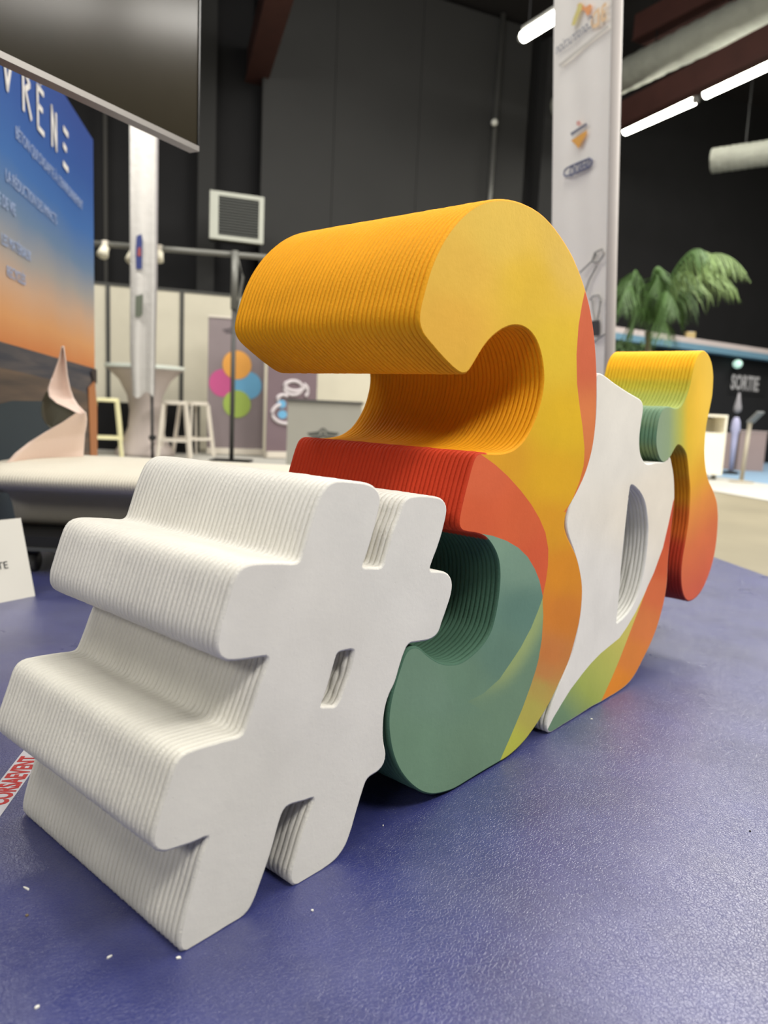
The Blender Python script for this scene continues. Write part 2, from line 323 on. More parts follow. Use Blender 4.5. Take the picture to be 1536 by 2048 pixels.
DEPTH, NL = 0.49, 49
def letter(name, label, cat, outline, hole, regions, base_samples, side_fn, depth=DEPTH, seed=1, step=.0075):
    rg = np.random.default_rng(seed)
    loops = [resample(outline, step)] + ([resample(hole, step * .6)] if hole else [])
    if area2(loops[0]) < 0: loops[0] = loops[0][::-1].copy()
    if hole and area2(loops[1]) > 0: loops[1] = loops[1][::-1].copy()
    for l in loops: l[:, 1] = np.maximum(l[:, 1], .0012)
    cs_ = loops[0].mean(0); base = S2W(float(cs_[0]), 0, depth / 2); base.z = 0
    root = thing(name, label, cat, base)
    # ---- ribbed body
    pit = .0109; nl = int(round(depth / pit)); prof = [(0.0, 0.0), (.07, .0024), (.28, .0038), (.72, .0038), (.93, .0024)]
    V = []; Fq = []; col = []
    capi = []
    for li, Lp in enumerate(loops):
        n = len(Lp); Tn = np.roll(Lp, -1, 0) - np.roll(Lp, 1, 0); Tn /= np.linalg.norm(Tn, axis=1, keepdims=True) + 1e-9
        Nn = np.stack([Tn[:, 1], -Tn[:, 0]], 1)          # outward for ccw outer and cw hole
        pxs = px_of(Lp - Nn * .006); cc = side_fn(pxs) if side_fn else colour(regions, base_samples, pxs)
        start = len(V) and sum(len(v) for v in V)
        rings = 0
        arc = np.arange(n) / n * 2 * pi
        amp = .00022 if li == 0 else .0022
        for k in range(nl):
            off = rg.normal(0, .00018) + amp * sum(rg.normal(0, .35) * np.sin(arc * f + rg.uniform(0, 6.28)) for f in ((3, 9, 23, 47) if li == 0 else (2, 4, 7)))
            if k == 0: off = off * 0
            for t_, h_ in prof:
                g = 0.0 if (t_ == 0) else 1.0
                o_ = h_ + off * g + (rg.normal(0, .0001, n) if t_ > 0 else 0)
                if t_ == 0 and k > 0: o_ = np.full(n, -.0036 if k == 1 else -.0026 if k == 2 else -.0016)
                o_ = np.broadcast_to(o_, (n,))
                Q = Lp + Nn * o_[:, None]; Q[:, 1] = np.maximum(Q[:, 1], .0006)
                V.append(np.c_[Q, np.full(n, (k + t_) * pit)]); col.append(cc); rings += 1
        V.append(np.c_[Lp, np.full(n, nl * pit)]); col.append(cc); rings += 1
        idx = start + np.arange(rings * n).reshape(rings, n)
        a = idx[:-1]; b = np.roll(idx, -1, 1)[:-1]; c = np.roll(idx, -1, 1)[1:]; d = idx[1:]
        Fq.append(np.stack([a, d, c, b], 2).reshape(-1, 4)); capi.append(idx[-1])
    VV = np.vstack(V); CC = np.vstack(col); FF = np.vstack(Fq)
    G_ = np.array(Gd); N_ = np.array(Nd)
    def world(A): return np.array(O0) + A[:, :1] * G_ + A[:, 2:3] * N_ + np.c_[np.zeros(len(A)), np.zeros(len(A)), A[:, 1]] - np.array(base)
    me = bpy.data.meshes.new('ribbed_body')
    # back cap by cdt
    pts = [Vector((float(x), float(y))) for l in loops for x, y in l]; ed_ = []; s0 = 0
    for l in loops:
        n = len(l); ed_ += [(s0 + i, s0 + (i + 1) % n) for i in range(n)]; s0 += n
    cv, _, cf, _, _, _ = delaunay_2d_cdt(pts, ed_, [], 0, 1e-6)
    cvn = np.array([[v.x, v.y] for v in cv])
    cen = np.array([cvn[list(f)].mean(0) for f in cf])
    keep = inside(loops[0], cen[:, 0], cen[:, 1])
    if hole: keep &= ~inside(loops[1], cen[:, 0], cen[:, 1])
    tri = np.array([f for f, k in zip(cf, keep) if k])
    back = np.c_[cvn, np.full(len(cvn), nl * pit)]
    nb = len(VV)
    wv = world(np.vstack([VV, back])); bc = side_fn(px_of(cvn)) if side_fn else colour(regions, base_samples, px_of(cvn))
    me.vertices.add(len(wv)); me.vertices.foreach_set('co', wv.astype(np.float32).ravel())
    tb = (tri + nb)
    nloops = FF.size + tb.size
    me.loops.add(nloops); me.loops.foreach_set('vertex_index', np.concatenate([FF.ravel(), tb.ravel()]).astype(np.int32))
    np_ = len(FF) + len(tb); me.polygons.add(np_)
    st = np.concatenate([np.arange(len(FF)) * 4, FF.size + np.arange(len(tb)) * 3]).astype(np.int32)
    me.polygons.foreach_set('loop_start', st)
    me.update(calc_edges=True); me.validate()
    me.polygons.foreach_set('use_smooth', [True] * len(FF) + [False] * len(tb))
    ca = me.color_attributes.new('paint', 'FLOAT_COLOR', 'POINT')
    allc = np.vstack([CC, bc]); ca.data.foreach_set('color', np.c_[allc * GAIN, np.ones(len(allc))].astype(np.float32).ravel())
    me.materials.append(RIB_M)
    ob = bpy.data.objects.new('ribbed_body', me); C.objects.link(ob); ob.parent = root
    # ---- smooth front face with painted fields
    pts = [Vector((float(x), float(y))) for l in loops for x, y in l]; ed2 = list(ed_)
    for poly, _s in regions:
        q = [face_pt(*p) for p in poly]; b0 = len(pts); pts += [Vector(p) for p in q]
        ed2 += [(b0 + i, b0 + (i + 1) % len(q)) for i in range(len(q))]
    lo = loops[0].min(0); hi = loops[0].max(0); gs = .016
    gx, gy = np.meshgrid(np.arange(lo[0], hi[0], gs), np.arange(lo[1], hi[1], gs)); gx = gx.ravel(); gy = gy.ravel()
    kk = inside(loops[0], gx, gy)
    if hole: kk &= ~inside(loops[1], gx, gy)
    pts += [Vector((float(x), float(y))) for x, y in zip(gx[kk], gy[kk])]
    cv, _, cf, _, _, _ = delaunay_2d_cdt(pts, ed2, [], 0, 1e-6)
    cvn = np.array([[v.x, v.y] for v in cv]); cen = np.array([cvn[list(f)].mean(0) for f in cf])
    keep = inside(loops[0], cen[:, 0], cen[:, 1])
    if hole: keep &= ~inside(loops[1], cen[:, 0], cen[:, 1])
    tri = [f for f, k in zip(cf, keep) if k]; cen = cen[keep]
    par = list(range(len(cvn)))                     # keep the one connected sheet
    def find(a):
        while par[a] != a: par[a] = par[par[a]]; a = par[a]
        return a
    par = list(range(len(tri))); seen = {}
    for i_, f in enumerate(tri):
        for a_, b_ in ((f[0], f[1]), (f[1], f[2]), (f[2], f[0])):
            e_ = (min(a_, b_), max(a_, b_))
            if e_ in seen: par[find(i_)] = find(seen[e_])
            else: seen[e_] = i_
    rt = np.array([find(i_) for i_ in range(len(tri))]); big = np.bincount(rt).argmax(); kp = rt == big
    tri = [f for f, k in zip(tri, kp) if k]; cen = cen[kp]
    cpx = px_of(cen); reg = region_of(regions, cpx)
    vpx = px_of(cvn)
    used = sorted({i_ for f in tri for i_ in f}); mp_ = {v: i_ for i_, v in enumerate(used)}
    tri = [tuple(mp_[i_] for i_ in f) for f in tri]; cvn = cvn[used]; vpx = vpx[used]
    wv = world(np.c_[cvn, np.zeros(len(cvn))])
    me = bpy.data.meshes.new('front_face'); me.from_pydata(wv.tolist(), [], [tuple(f) for f in tri]); me.update()
    ca = me.color_attributes.new('paint', 'FLOAT_COLOR', 'CORNER')
    smp = [base_samples] + [r[1] for r in regions]
    vc = [paint(s, vpx) for s in smp]
    cc = np.ones((len(me.loops), 4), np.float32)
    for p in me.polygons:
        for li in p.loop_indices: cc[li, :3] = vc[reg[p.index]][me.loops[li].vertex_index] * GAIN
    ca.data.foreach_set('color', cc.ravel())
    # normals towards the viewer side
    if me.polygons[0].normal.dot(Nd) > 0: me.flip_normals()
    me.materials.append(FACE_M)
    ob = bpy.data.objects.new('front_face', me); C.objects.link(ob); ob.parent = root
    return root
def region_of(regions, P):
    r = np.zeros(len(P), int); done = np.zeros(len(P), bool)
    for i, (poly, _s) in enumerate(regions):
        k = inside(np.array(poly, float), P[:, 0], P[:, 1]) & ~done; r[k] = i + 1; done |= k
    return r
def colour(regions, base, P):
    out = paint(base, P); r = region_of(regions, P)
    for i, (poly, s) in enumerate(regions):
        k = r == i + 1
        if k.any(): out[k] = paint(s, P[k])
    return out

WHITE = [(600, 1300, (226, 223, 214)), (400, 1600, (222, 219, 208)), (850, 1100, (226, 224, 216))]
letter('hash_sign_sculpture', 'large white layered hash sign leaning to the right, nearest the camera', 'sculpture', HASH, HASH_HOLE, [], WHITE, None, seed=3)

sliver = [(1170,582),(1164,609),(1157,652),(1153,709),(1154,767),(1159.5,815),(1165,853),(1169,896),(1168.5,915),(1167,932),(1158.7,964),(1144.7,999.5),(1128,1024),(1240,1024),(1240,560),(1180,560)]
red = [(959,907),(975,918),(990,929),(1016,952.6),(1041.5,981),(1062.6,1009),(1079,1037),(1090.8,1065),(1096.6,1098),(1096,1131),(1092,1161),(1085.5,1192),(1079,1161),(1069.7,1138),(1055.6,1114),(1037,1095.6),(1013,1081.5),(985,1071.5),(957,1066.5),(935,1074),(895,1074),(895,915)]
band = [(1085,1197),(1076.7,1220),(1062.6,1255),(1041.5,1295),(1023,1323),(999,1358),(967,1387),(935,1403),(1000,1440),(1034,1440),(1044.7,1417),(1061,1372.7),(1071.6,1340),(1076.7,1320.6),(1083.7,1278),(1086.6,1231.6)]
green = [(957,1066.5),(985,1071.5),(1013,1081.5),(1037,1095.6),(1055.6,1114),(1069.7,1138),(1079,1161),(1085.5,1192),(1085,1197),(1086.6,1231.6),(1083.7,1278),(1076.7,1320.6),(1071.6,1340),(1061,1372.7),(1044.7,1417),(1021,1473),(1000,1521),(985,1570),(880,1650),(700,1650),(700,1074),(935,1074)]
GR = (112, 142, 114)
def band_paint(P):
    k = (1 - sstep(curve_dist(P, band[:8]), 0, 36)) * (1 - sstep(P[:, 1], 1330, 1405) * .95)
    g_ = np.array(lin(GR)) * np.ones((len(P), 1)); l_ = np.array(lin((164, 180, 112))); k = (k * .85)[:, None]
    return g_ * (1 - k) + l_ * k
S3 = [((sliver), [(1165,700,(214,104,66)),(1180,860,(222,126,70)),(1160,970,(220,116,54))]),
      ((red), [(960,960,(224,104,62)),(1040,1040,(222,100,54)),(1085,1120,(220,94,52)),(950,1030,(222,98,54))]),
      ((band), band_paint),

      ((green), [(985,1085,(128,160,136)),(1040,1130,(124,156,134)),(1050,1220,(98,134,118)),(1010,1310,(102,136,116)),(870,1380,(114,144,120)),(830,1500,(114,146,118)),(950,1500,GR),(1020,1440,GR),(920,1360,(110,142,116))])]
B3 = [(930,540,(232, 186, 69)),(1000,470,(232, 193, 76)),(1060,560,(229, 188, 51)),(900,650,(233, 180, 64)),(1110,700,(230, 192, 46)),(1130,850,(229, 184, 25)),(1000,925,(227, 163, 31)),(1110,960,(229, 174, 22)),(1100,1050,(225, 157, 24)),(1125,1150,(222, 141, 25)),(1125,1230,(217, 130, 37)),(1100,1310,(210, 128, 59)),(1090,1345,(202, 134, 69)),(1078,1375,(187, 163, 80)),(1060,1420,(185, 176, 82)),(1020,1490,(189, 192, 74)),(1140,520,(234, 195, 84))]
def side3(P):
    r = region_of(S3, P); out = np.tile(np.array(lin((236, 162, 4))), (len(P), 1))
    out[r == 1] = lin((214, 92, 52)); out[r == 2] = lin((200, 58, 22)); out[(r == 3) | (r == 4)] = lin((66, 102, 82))  # green side paint darkened to carry the shade inside the bowl
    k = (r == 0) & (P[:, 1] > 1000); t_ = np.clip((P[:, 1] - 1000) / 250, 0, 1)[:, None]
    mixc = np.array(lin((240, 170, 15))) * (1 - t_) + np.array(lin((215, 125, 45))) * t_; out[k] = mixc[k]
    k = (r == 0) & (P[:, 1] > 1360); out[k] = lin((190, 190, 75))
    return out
letter('numeral_three_sculpture', 'tall layered numeral three painted yellow, red and green, with a scooped opening', 'sculpture', THREE, None, S3, B3, side3, seed=5)

wl = [(1347,1000),(1338,1043),(1326,1094.7),(1307.5,1146),(1288.8,1188),(1271.6,1224),(1254,1254),(1238.8,1276),(1221.6,1290),(1201,1307),(1182.5,1326),(1167,1344.7),(1141,1379),(1122.5,1408.8),(1107,1435),(1095,1459)]
yo = [(1295,1173),(1276,1223),(1257.5,1271),(1238.8,1319.7),(1223,1357),(1200.6,1406)]
lower = wl + [(1090, 1500), (1420, 1500), (1420, 1000)]
orange = [wl[0], wl[1], wl[2], wl[3], yo[0]] + yo[1:] + [(1198, 1480), (1420, 1480), (1420, 1000)]
SD = [(orange, [(1340,1060,(206,76,40)),(1325,1130,(214,92,46)),(1310,1180,(224,112,60)),(1285,1250,(226,128,62)),(1260,1310,(226,134,52)),(1230,1370,(234,142,34))]),
      (lower, lambda P: stops((P[:, 0] - 1100) * .75 + (1460 - P[:, 1]) * .65, [(0, (108, 140, 112)), (45, (116, 146, 108)), (105, (166, 180, 86)), (175, (188, 190, 90)), (255, (214, 200, 98)), (320, (232, 202, 88))]))]
BD = [(1240, 900, (236, 232, 220)), (1200, 1200, (234, 231, 222)), (1320, 1000, (238, 230, 212))]
letter('capital_letter_d_sculpture', 'white layered letter D with painted green and orange foot, behind the numeral three', 'sculpture', DEE, DEE_HOLE, SD, BD, lambda P: np.tile(np.array(lin((222, 221, 214))), (len(P), 1)), seed=8)

def BH(P):
    up_c = stops(P[:, 0], [(1318, (146, 168, 138)), (1338, (148, 170, 130)), (1352, (174, 184, 104)), (1364, (196, 190, 76)), (1376, (232, 192, 50)), (1396, (247, 200, 62)), (1425, (249, 206, 78))])
    v = P[:, 1] + (P[:, 0] - 1400) * 1.0
    dn = stops(v, [(900, (242, 188, 50)), (955, (238, 174, 46)), (1005, (232, 146, 62)), (1075, (222, 116, 64)), (1170, (218, 98, 66))])
    k = sstep(v, 870, 945)[:, None]; return up_c * (1 - k) + dn * k
SH = [(1400,705,(246,190,24)),(1391,728,(240,180,14)),(1384,750,(208,170,20)),(1378,775,(170,164,40)),(1370,800,(156,166,70)),(1358,816,(160,172,84)),(1340,815,(120,148,116)),(1320,830,(98,132,108)),(1314,870,(84,122,98)),(1325,922,(70,104,84)),(1345,905,(110,130,70)),(1358,888,(170,150,40)),(1376,925,(214,150,10)),(1380,975,(216,140,14)),(1377,1045,(206,96,24)),(1366,1110,(180,52,24)),(1364,1170,(150,34,22)),(1385,1200,(140,36,30)),(1425,760,(250,200,60)),(1412,900,(240,185,50)),(1434,1050,(222,110,64)),(1405,1178,(214,96,70))]
letter('hooked_letter_sculpture', 'layered hooked letter shading from yellow and green to coral, standing out on the far right', 'sculpture', HOOK, None, [], BH, lambda P: paint(SH, P), depth=.275, seed=11)
# its thin unseen foot is the neighbouring D: the hooked letter rests in the notch of the D

# ------------------------------------------------------------------ floor details
tape_m = mat('white_tape', (205, 203, 208), .35); red_m = mat('red_print', (186, 40, 36), .5)
ta, tb_ = atz(0, 1562), atz(44.5, 1505); tc_, td = atz(0, 1634), atz(69, 1527)
tx = (tb_ - ta).normalized(); ty = Vector((-tx.y, tx.x, 0))
if ty.dot(ta - tc_) < 0: ty = -ty
wt = (ta - tc_).dot(ty); o0 = tc_ - tx * .35
t = thing('adhesive_tape', 'white floor tape printed with red capitals, under the hash sign\'s left side', 'tape', o0 + tx * .3)
vs = [o0, o0 + tx * .85, o0 + tx * .85 + ty * wt, o0 + ty * wt]
MB().add([(p.x, p.y, .0001) for p in vs] + [(p.x, p.y, .0009) for p in vs], [(3,2,1,0),(4,5,6,7),(0,1,5,4),(1,2,6,5),(2,3,7,6),(3,0,4,7)]).build('tape_strip', tape_m, t)
tL, tR = atz(0, 1598), atz(54, 1519)
need = (tR - tL).length * 10 / 8.2
cu = bpy.data.curves.new('measure', 'FONT'); cu.body = 'CORSAEVENT'; cu.size = wt * 1.12
mo = bpy.data.objects.new('measure', cu); C.objects.link(mo); bpy.context.view_layer.update(); wdt = mo.dimensions.x; bpy.data.objects.remove(mo)
text('CORSAEVENT', wt * 1.12, red_m, o0 + tx * ((tR - o0).dot(tx) + .012) + ty * (wt * .11) + Vector((0, 0, .0012)), tx, ty, t, align='RIGHT', sx=need / wdt, ext=.0002, bold=.0018)

chip_m = mat('plaster_chip', (238, 236, 225), .6); grit_m = mat('brown_grit', (120, 105, 80), .8)
def chip(px, py, ln, wd, rot, m, label, hgt=.002):
    c = atz(px, py); v = []; n = 8
    for z in (0.0003, hgt):
        for k in range(n):
            a = 2 * pi * k / n; r = 1 + random.uniform(-.3, .3); x = cos(a) * ln / 2 * r; y = sin(a) * wd / 2 * r
            v.append((c.x + x * cos(rot) - y * sin(rot), c.y + x * sin(rot) + y * cos(rot), z))
    f = [tuple(range(n))[::-1], tuple(range(n, 2*n))] + [(i, (i+1) % n, n+(i+1) % n, n+i) for i in range(n)]
    o = MB().add(v, f).build('debris_chip', m); tag(o, label, 'debris')
chip(53, 1778, .014, .004, -.5, chip_m, 'bright white sliver on the blue floor left of the hash sign foot')
chip(54, 1832, .0045, .0045, 0, grit_m, 'tiny brown grit on the blue floor below the bright white sliver')
chip(219, 1915, .008, .003, .9, chip_m, 'small white flake on the floor left of the hash sign front corner')
chip(357, 1917, .006, .004, .2, chip_m, 'white crumb on the floor touching the hash sign front corner')
chip(74, 2016, .006, .004, .8, chip_m, 'white crumb at the bottom left, at the end of a scratch')
chip(625, 1822, .004, .003, .3, chip_m, 'tiny white speck on the floor below the hash sign second foot')
chip(1183, 1439, .006, .004, .3, chip_m, 'white crumb on the floor right of the letter D foot')
chip(1500, 1663, .004, .003, .3, mat('black_grit', (20, 20, 22), .6), 'black speck alone on the shiny floor at the right')
chip(766, 1652, .003, .002, .3, chip_m, 'white speck on the dark floor below the green curve')

# ------------------------------------------------------------------ sign card
card_m = mat('white_card', (214, 211, 200), .7); ink = mat('dark_ink', (45, 45, 48), .7)
g = atz(70, 1192); Yc = g.y
t = thing('sign_card', 'white standing card with grey capitals at the left edge of the floor', 'sign', Vector((g.x - .1, g.y, 0)))
br = g; tr = W(41, 1036, Yc + .05); bl_dir = (atz(0, 1206) - g).normalized()
bl = br + bl_dir * .26; tl = tr + bl_dir * .26
bkn = Vector((0, .002, 0))
MB().add([br, bl, tl, tr, br + bkn, bl + bkn, tl + bkn, tr + bkn], [(0,1,2,3),(7,6,5,4),(0,4,5,1),(1,5,6,2),(2,6,7,3),(3,7,4,0)]).build('card_front', card_m, t)
ms = (br + bl) / 2 + Vector((0, .11, 0)); mt = (tr + tl) / 2 + Vector((0, .004, -.03))
MB().bar(ms, mt, .05, .003).build('rear_strut', card_m, t)
xd = -bl_dir; yd = (tr - br).normalized(); yd = (yd - xd * yd.dot(xd)).normalized()
pt = br + (W(19, 1134, Yc) - br); nrm = xd.cross(yd)
if nrm.y > 0: nrm = -nrm
k = ((br - CAM).dot(nrm)) / ray(17, 1136).dot(nrm); pt = CAM + ray(17, 1136) * k
text('RECYCLATE', .037, ink, pt + nrm * .0015, xd, yd, t, align='RIGHT', ext=.0003)

# ------------------------------------------------------------------ curved bench on a dolly (left)
bench_m = mat('printed_white_concrete', (212, 206, 190), .8, bump=(200, .4, .001))
t = thing('curved_bench', 'long white ribbed curved bench on a black dolly, with twisted sail-like backrest', 'bench', (-1.05, 3.45, 0.16))
prof = [(3.30,.165),(3.26,.20),(3.24,.26),(3.21,.305),(3.13,.335),(3.05,.350),(3.015,.368),(3.00,.390),(3.01,.412),(3.05,.430),(3.14,.443),(3.35,.452),(3.60,.452),(3.78,.446),(3.84,.43),(3.86,.405),(3.82,.37),(3.66,.34),(3.58,.30),(3.56,.20),(3.56,.165)]
prof = np.array(prof); cy, cz = 3.43, .165
vs = []; fs = []; npf = len(prof); x0b, x1b = -1.78, -.36; nb_ = 118
secs = []
for i in range(nb_):
    u = i / nb_; xm = x0b + (x1b - x0b) * u
    for h_, dx in ((-.006, 0), (.0, .003), (.0, .009)): secs.append((xm + dx, h_))
for x, h_ in secs:
    dl = min(1.0, max(0.0, (x - x0b) / .22)); e = math.sqrt(max(0.0, 1 - (1 - dl) ** 2)); e = max(e, .12)
    for (y, z) in prof:
        nrm = Vector((y - cy, z - .33)).normalized() if (y - cy) or (z - .33) else Vector((0, 1))
        top = z > .33
        sy = e if top else max(0.0, min(1, (x - (x0b + .10)) / .05)) ** .5
        if top: yy = cy + (y - cy) * sy; zz = .40 + (z - .40) * (.35 + .65 * e)
        else: yy = cy + (y - cy) * max(sy, .08); zz = z + (1 - max(sy, 0.0)) * .12 * (1 if z < .3 else .3)
        vs.append((x, yy + nrm.x * h_, zz + nrm.y * h_))
ns = len(secs)
for i in range(ns - 1):
    for k in range(npf): fs.append((i*npf+k, (i+1)*npf+k, (i+1)*npf+(k+1) % npf, i*npf+(k+1) % npf))
fs.append(tuple(range(npf))); fs.append(tuple((ns-1)*npf+k for k in range(npf))[::-1])
o = mesh_obj('ribbed_seat', vs, fs, bench_m, t, True)
def ribbon(name, rows, m, label, Y0, dY, thick=.012):
    vs = []; fs = []; nn = 8
    R = []
    for i in range(len(rows) - 1):
        for k in range(4):
            u = k / 4; R.append([rows[i][j] * (1 - u) + rows[i+1][j] * u for j in range(6)])
    R.append(list(rows[-1]))
    for lx, ly, lY, rx, ry, rY in R:
        for k in range(nn + 1):
            u = k / nn; p = W(lx * (1-u) + rx * u, ly * (1-u) + ry * u, lY * (1-u) + rY * u + dY * sin(pi * u)); vs.append(p)
    n = len(vs); nr = len(R)
    vs += [Vector(p) + Vector((0, thick, 0)) for p in vs[:n]]
    for i in range(nr - 1):
        for k in range(nn):
            a = i*(nn+1)+k; fs.append((a, a+1, a+nn+2, a+nn+1)); fs.append((n+a, n+a+nn+1, n+a+nn+2, n+a+1))
    for i in range(nr - 1):
        a = i*(nn+1); fs.append((a, a+nn+1, n+a+nn+1, n+a)); a += nn; fs.append((a, n+a, n+a+nn+1, a+nn+1))
    for k in range(nn):
        a = k; fs.append((a, n+a, n+a+1, a+1)); a = (nr-1)*(nn+1)+k; fs.append((a, a+1, n+a+1, n+a))
    o = mesh_obj(name, vs, fs, m, t, True); tag(o, label); return o
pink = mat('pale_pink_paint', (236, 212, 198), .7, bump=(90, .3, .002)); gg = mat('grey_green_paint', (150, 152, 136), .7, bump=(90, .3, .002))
ribbon('backrest_sail', [(123,692,3.50,126,692,3.50),(117,718,3.50,130,718,3.52),(106,748,3.50,133,748,3.56),(95,776,3.50,139,778,3.60),(97,793,3.49,146,796,3.62),(112,806,3.49,155,810,3.60),(138,818,3.48,163,818,3.55),(154,826,3.47,170,826,3.50)], pink, 'pale pink pointed upper sail', 3.5, .03)
ribbon('backrest_fold', [(93,782,3.56,97,784,3.56),(86,796,3.58,112,806,3.60),(82,815,3.60,140,818,3.62),(83,832,3.60,154,828,3.62),(90,846,3.60,134,842,3.60),(102,858,3.58,106,857,3.58)], gg, 'grey-green inner fold', 3.55, .05)
ribbon('backrest_sweep', [(152,826,3.46,170,824,3.50),(122,846,3.42,172,838,3.52),(90,864,3.36,171,852,3.55),(58,884,3.30,168,868,3.58),(30,906,3.24,167,884,3.60),(8,930,3.20,166,900,3.62),(0,945,3.22,165,915,3.62)], pink, 'pale pink lower sweep', 3.4, .02)
# dolly under the bench
blk = mat('black_rubber', (22, 22, 24), .6); greym = mat('dark_grey_metal', (92, 94, 92), .4, .5)
dt = thing('furniture_dolly', 'black wheeled dolly carrying the white ribbed bench', 'dolly', (-1.05, 3.4, 0))
MB().box((-1.62, 3.02, .118), (-.45, 3.72, .163)).build('deck', blk, dt)
MB().box((-1.60, 3.008, .104), (-1.30, 3.03, .118)).build('edge_plate', greym, dt)
for cx, cyy in ((-1.47, 3.09), (-1.47, 3.64), (-.58, 3.09), (-.58, 3.64)):
    f = MB().box((cx - .03, cyy - .03, .085), (cx + .03, cyy + .03, .118)).build('caster_fork', blk, dt)
    MB().tube([(cx - .016, cyy, .045), (cx + .016, cyy, .045)], .044, 20).build('caster_wheel', mat('grey_wheel', (60, 60, 56), .5), f, True)

# ------------------------------------------------------------------ television
t0 = W(380, 305, 2.6); td_ = Vector((-sin(radians(27.5 + 35)), 0, 0))
tvx = Vector((cos(radians(62.5)), sin(radians(62.5)), 0))      # along the screen, towards its far right corner
tvn = Vector((tvx.y, -tvx.x, 0))
t = thing('television', 'big dark flat television hanging in at the top left, silver lower rim', 'television', t0 - tvx * .75)
scr = mat('dark_glass_screen', (50, 46, 36), .15, spec=.18, vary=(1.5, .5)); bez = mat('silver_bezel', (150, 146, 142), .3, .7)
def slab(a, b, z0, z1, n0, n1, nrm):
    vs = [p + nrm * n_ + Vector((0, 0, z)) for z in (z0, z1) for p, n_ in ((a, n0), (b, n0), (b, n1), (a, n1))]
    return MB().add(vs, [(0,3,2,1),(4,5,6,7),(0,1,5,4),(1,2,6,5),(2,3,7,6),(3,0,4,7)])
a = t0 - tvx * 1.5; a.z = 0; b = t0.copy(); b.z = 0; zt = t0.z
slab(a, b, zt + .016, zt + .86, 0, .03, tvn).build('screen', scr, t)
slab(a - tvx*.004, b + tvx * .004, zt, zt + .0165, -.004, .036, tvn).build('lower_rim', bez, t)
slab(b, b + tvx * .008, zt + .016, zt + .86, -.004, .033, tvn).build('side_rim', mat('dark_rim', (60, 60, 60), .25, .7), t)
slab(a + tvx * .1, b - tvx * .1, zt + .1, zt + .75, -.035, 0, tvn).build('back_cover', blk, t)
m_ = (a + b) / 2 - tvn * .06 - tvx * .42
MB().tube([m_, m_ + Vector((0, 0, 2.2))], .03, 12).build('stand_pole', blk, t)
MB().lathe(m_, [(.20, .0), (.20, .012), (.05, .02)], 24).build('stand_foot', blk, t)

# ------------------------------------------------------------------ blue banner
B0 = Vector((-2.34, 6.0, 0)); bdir = Vector((-.17, .985, 0)).normalized()   # reading direction, away from the camera
bn = Vector((bdir.y, -bdir.x, 0))                                             # faces the camera side
def bp(tt, z): return B0 - bdir * tt + Vector((0, 0, z))
bm = bpy.data.materials.new('sunset_print'); bm.use_nodes = True; nt = bm.node_tree; L = nt.links.new; bs = nt.nodes['Principled BSDF']
tc = nt.nodes.new('ShaderNodeTexCoord'); sx_ = nt.nodes.new('ShaderNodeSeparateXYZ'); L(tc.outputs['Object'], sx_.inputs[0])
nz = nt.nodes.new('ShaderNodeTexNoise'); nz.inputs['Scale'].default_value = 1.6; nz.inputs['Detail'].default_value = 4; L(tc.outputs['Object'], nz.inputs['Vector'])
ma = nt.nodes.new('ShaderNodeMath'); ma.operation = 'MULTIPLY_ADD'; L(nz.outputs['Fac'], ma.inputs[0]); ma.inputs[1].default_value = .16; L(sx_.outputs['Z'], ma.inputs[2])
mr = nt.nodes.new('ShaderNodeMapRange'); mr.inputs[1].default_value = 1.06; mr.inputs[2].default_value = 2.9; L(ma.outputs[0], mr.inputs[0])
rp = nt.nodes.new('ShaderNodeValToRGB'); L(mr.outputs[0], rp.inputs[0]); els = rp.color_ramp.elements
stops = [(0, (204, 124, 62)), (.08, (212, 150, 92)), (.18, (194, 158, 128)), (.27, (152, 148, 144)), (.38, (96, 122, 152)), (.52, (50, 100, 164)), (.72, (34, 78, 150)), (1, (36, 62, 138))]
els[0].position = 0; els[0].color = (*lin(stops[0][1]), 1); els[1].position = 1; els[1].color = (*lin(stops[-1][1]), 1)
for p_, c_ in stops[1:-1]: e_ = els.new(p_); e_.color = (*lin(c_), 1)
L(rp.outputs[0], bs.inputs['Base Color']); bs.inputs['Roughness'].default_value = .55
def strm(name, c1, c2, sc_):
    m = bpy.data.materials.new(name); m.use_nodes = True; nt = m.node_tree; b = nt.nodes['Principled BSDF']
    tc = nt.nodes.new('ShaderNodeTexCoord'); mp = nt.nodes.new('ShaderNodeMapping'); mp.inputs['Scale'].default_value = (1, .35, 7)
    n = nt.nodes.new('ShaderNodeTexNoise'); n.inputs['Scale'].default_value = sc_; n.inputs['Detail'].default_value = 5
    r = nt.nodes.new('ShaderNodeValToRGB'); r.color_ramp.elements[0].position = .35; r.color_ramp.elements[1].position = .68
    r.color_ramp.elements[0].color = (*lin(c1), 1); r.color_ramp.elements[1].color = (*lin(c2), 1)
    nt.links.new(tc.outputs['Object'], mp.inputs[0]); nt.links.new(mp.outputs[0], n.inputs['Vector']); nt.links.new(n.outputs['Fac'], r.inputs[0]); nt.links.new(r.outputs[0], b.inputs['Base Color']); b.inputs['Roughness'].default_value = .55
    return m
t = thing('printed_banner', 'tall blue printed banner with white lettering and a sunset beach photo', 'banner', bp(1.6, 0))
def bpoly(name, pts, m, off, label=None):
    v = [bp(a, z) + bn * off for a, z in pts]; n = len(v); v2 = [p - bn * .004 for p in v]
    o = MB().add(v + v2, [tuple(range(n)), tuple(range(n, 2*n))[::-1]] + [(i, n+i, n+(i+1) % n, (i+1) % n) for i in range(n)]).build(name, m, t)
    if label: tag(o, label)
    return o
bpoly('printed_fabric', [(3.2, .05), (0, .05), (0, 2.67), (3.2, 2.67)], bm, 0)
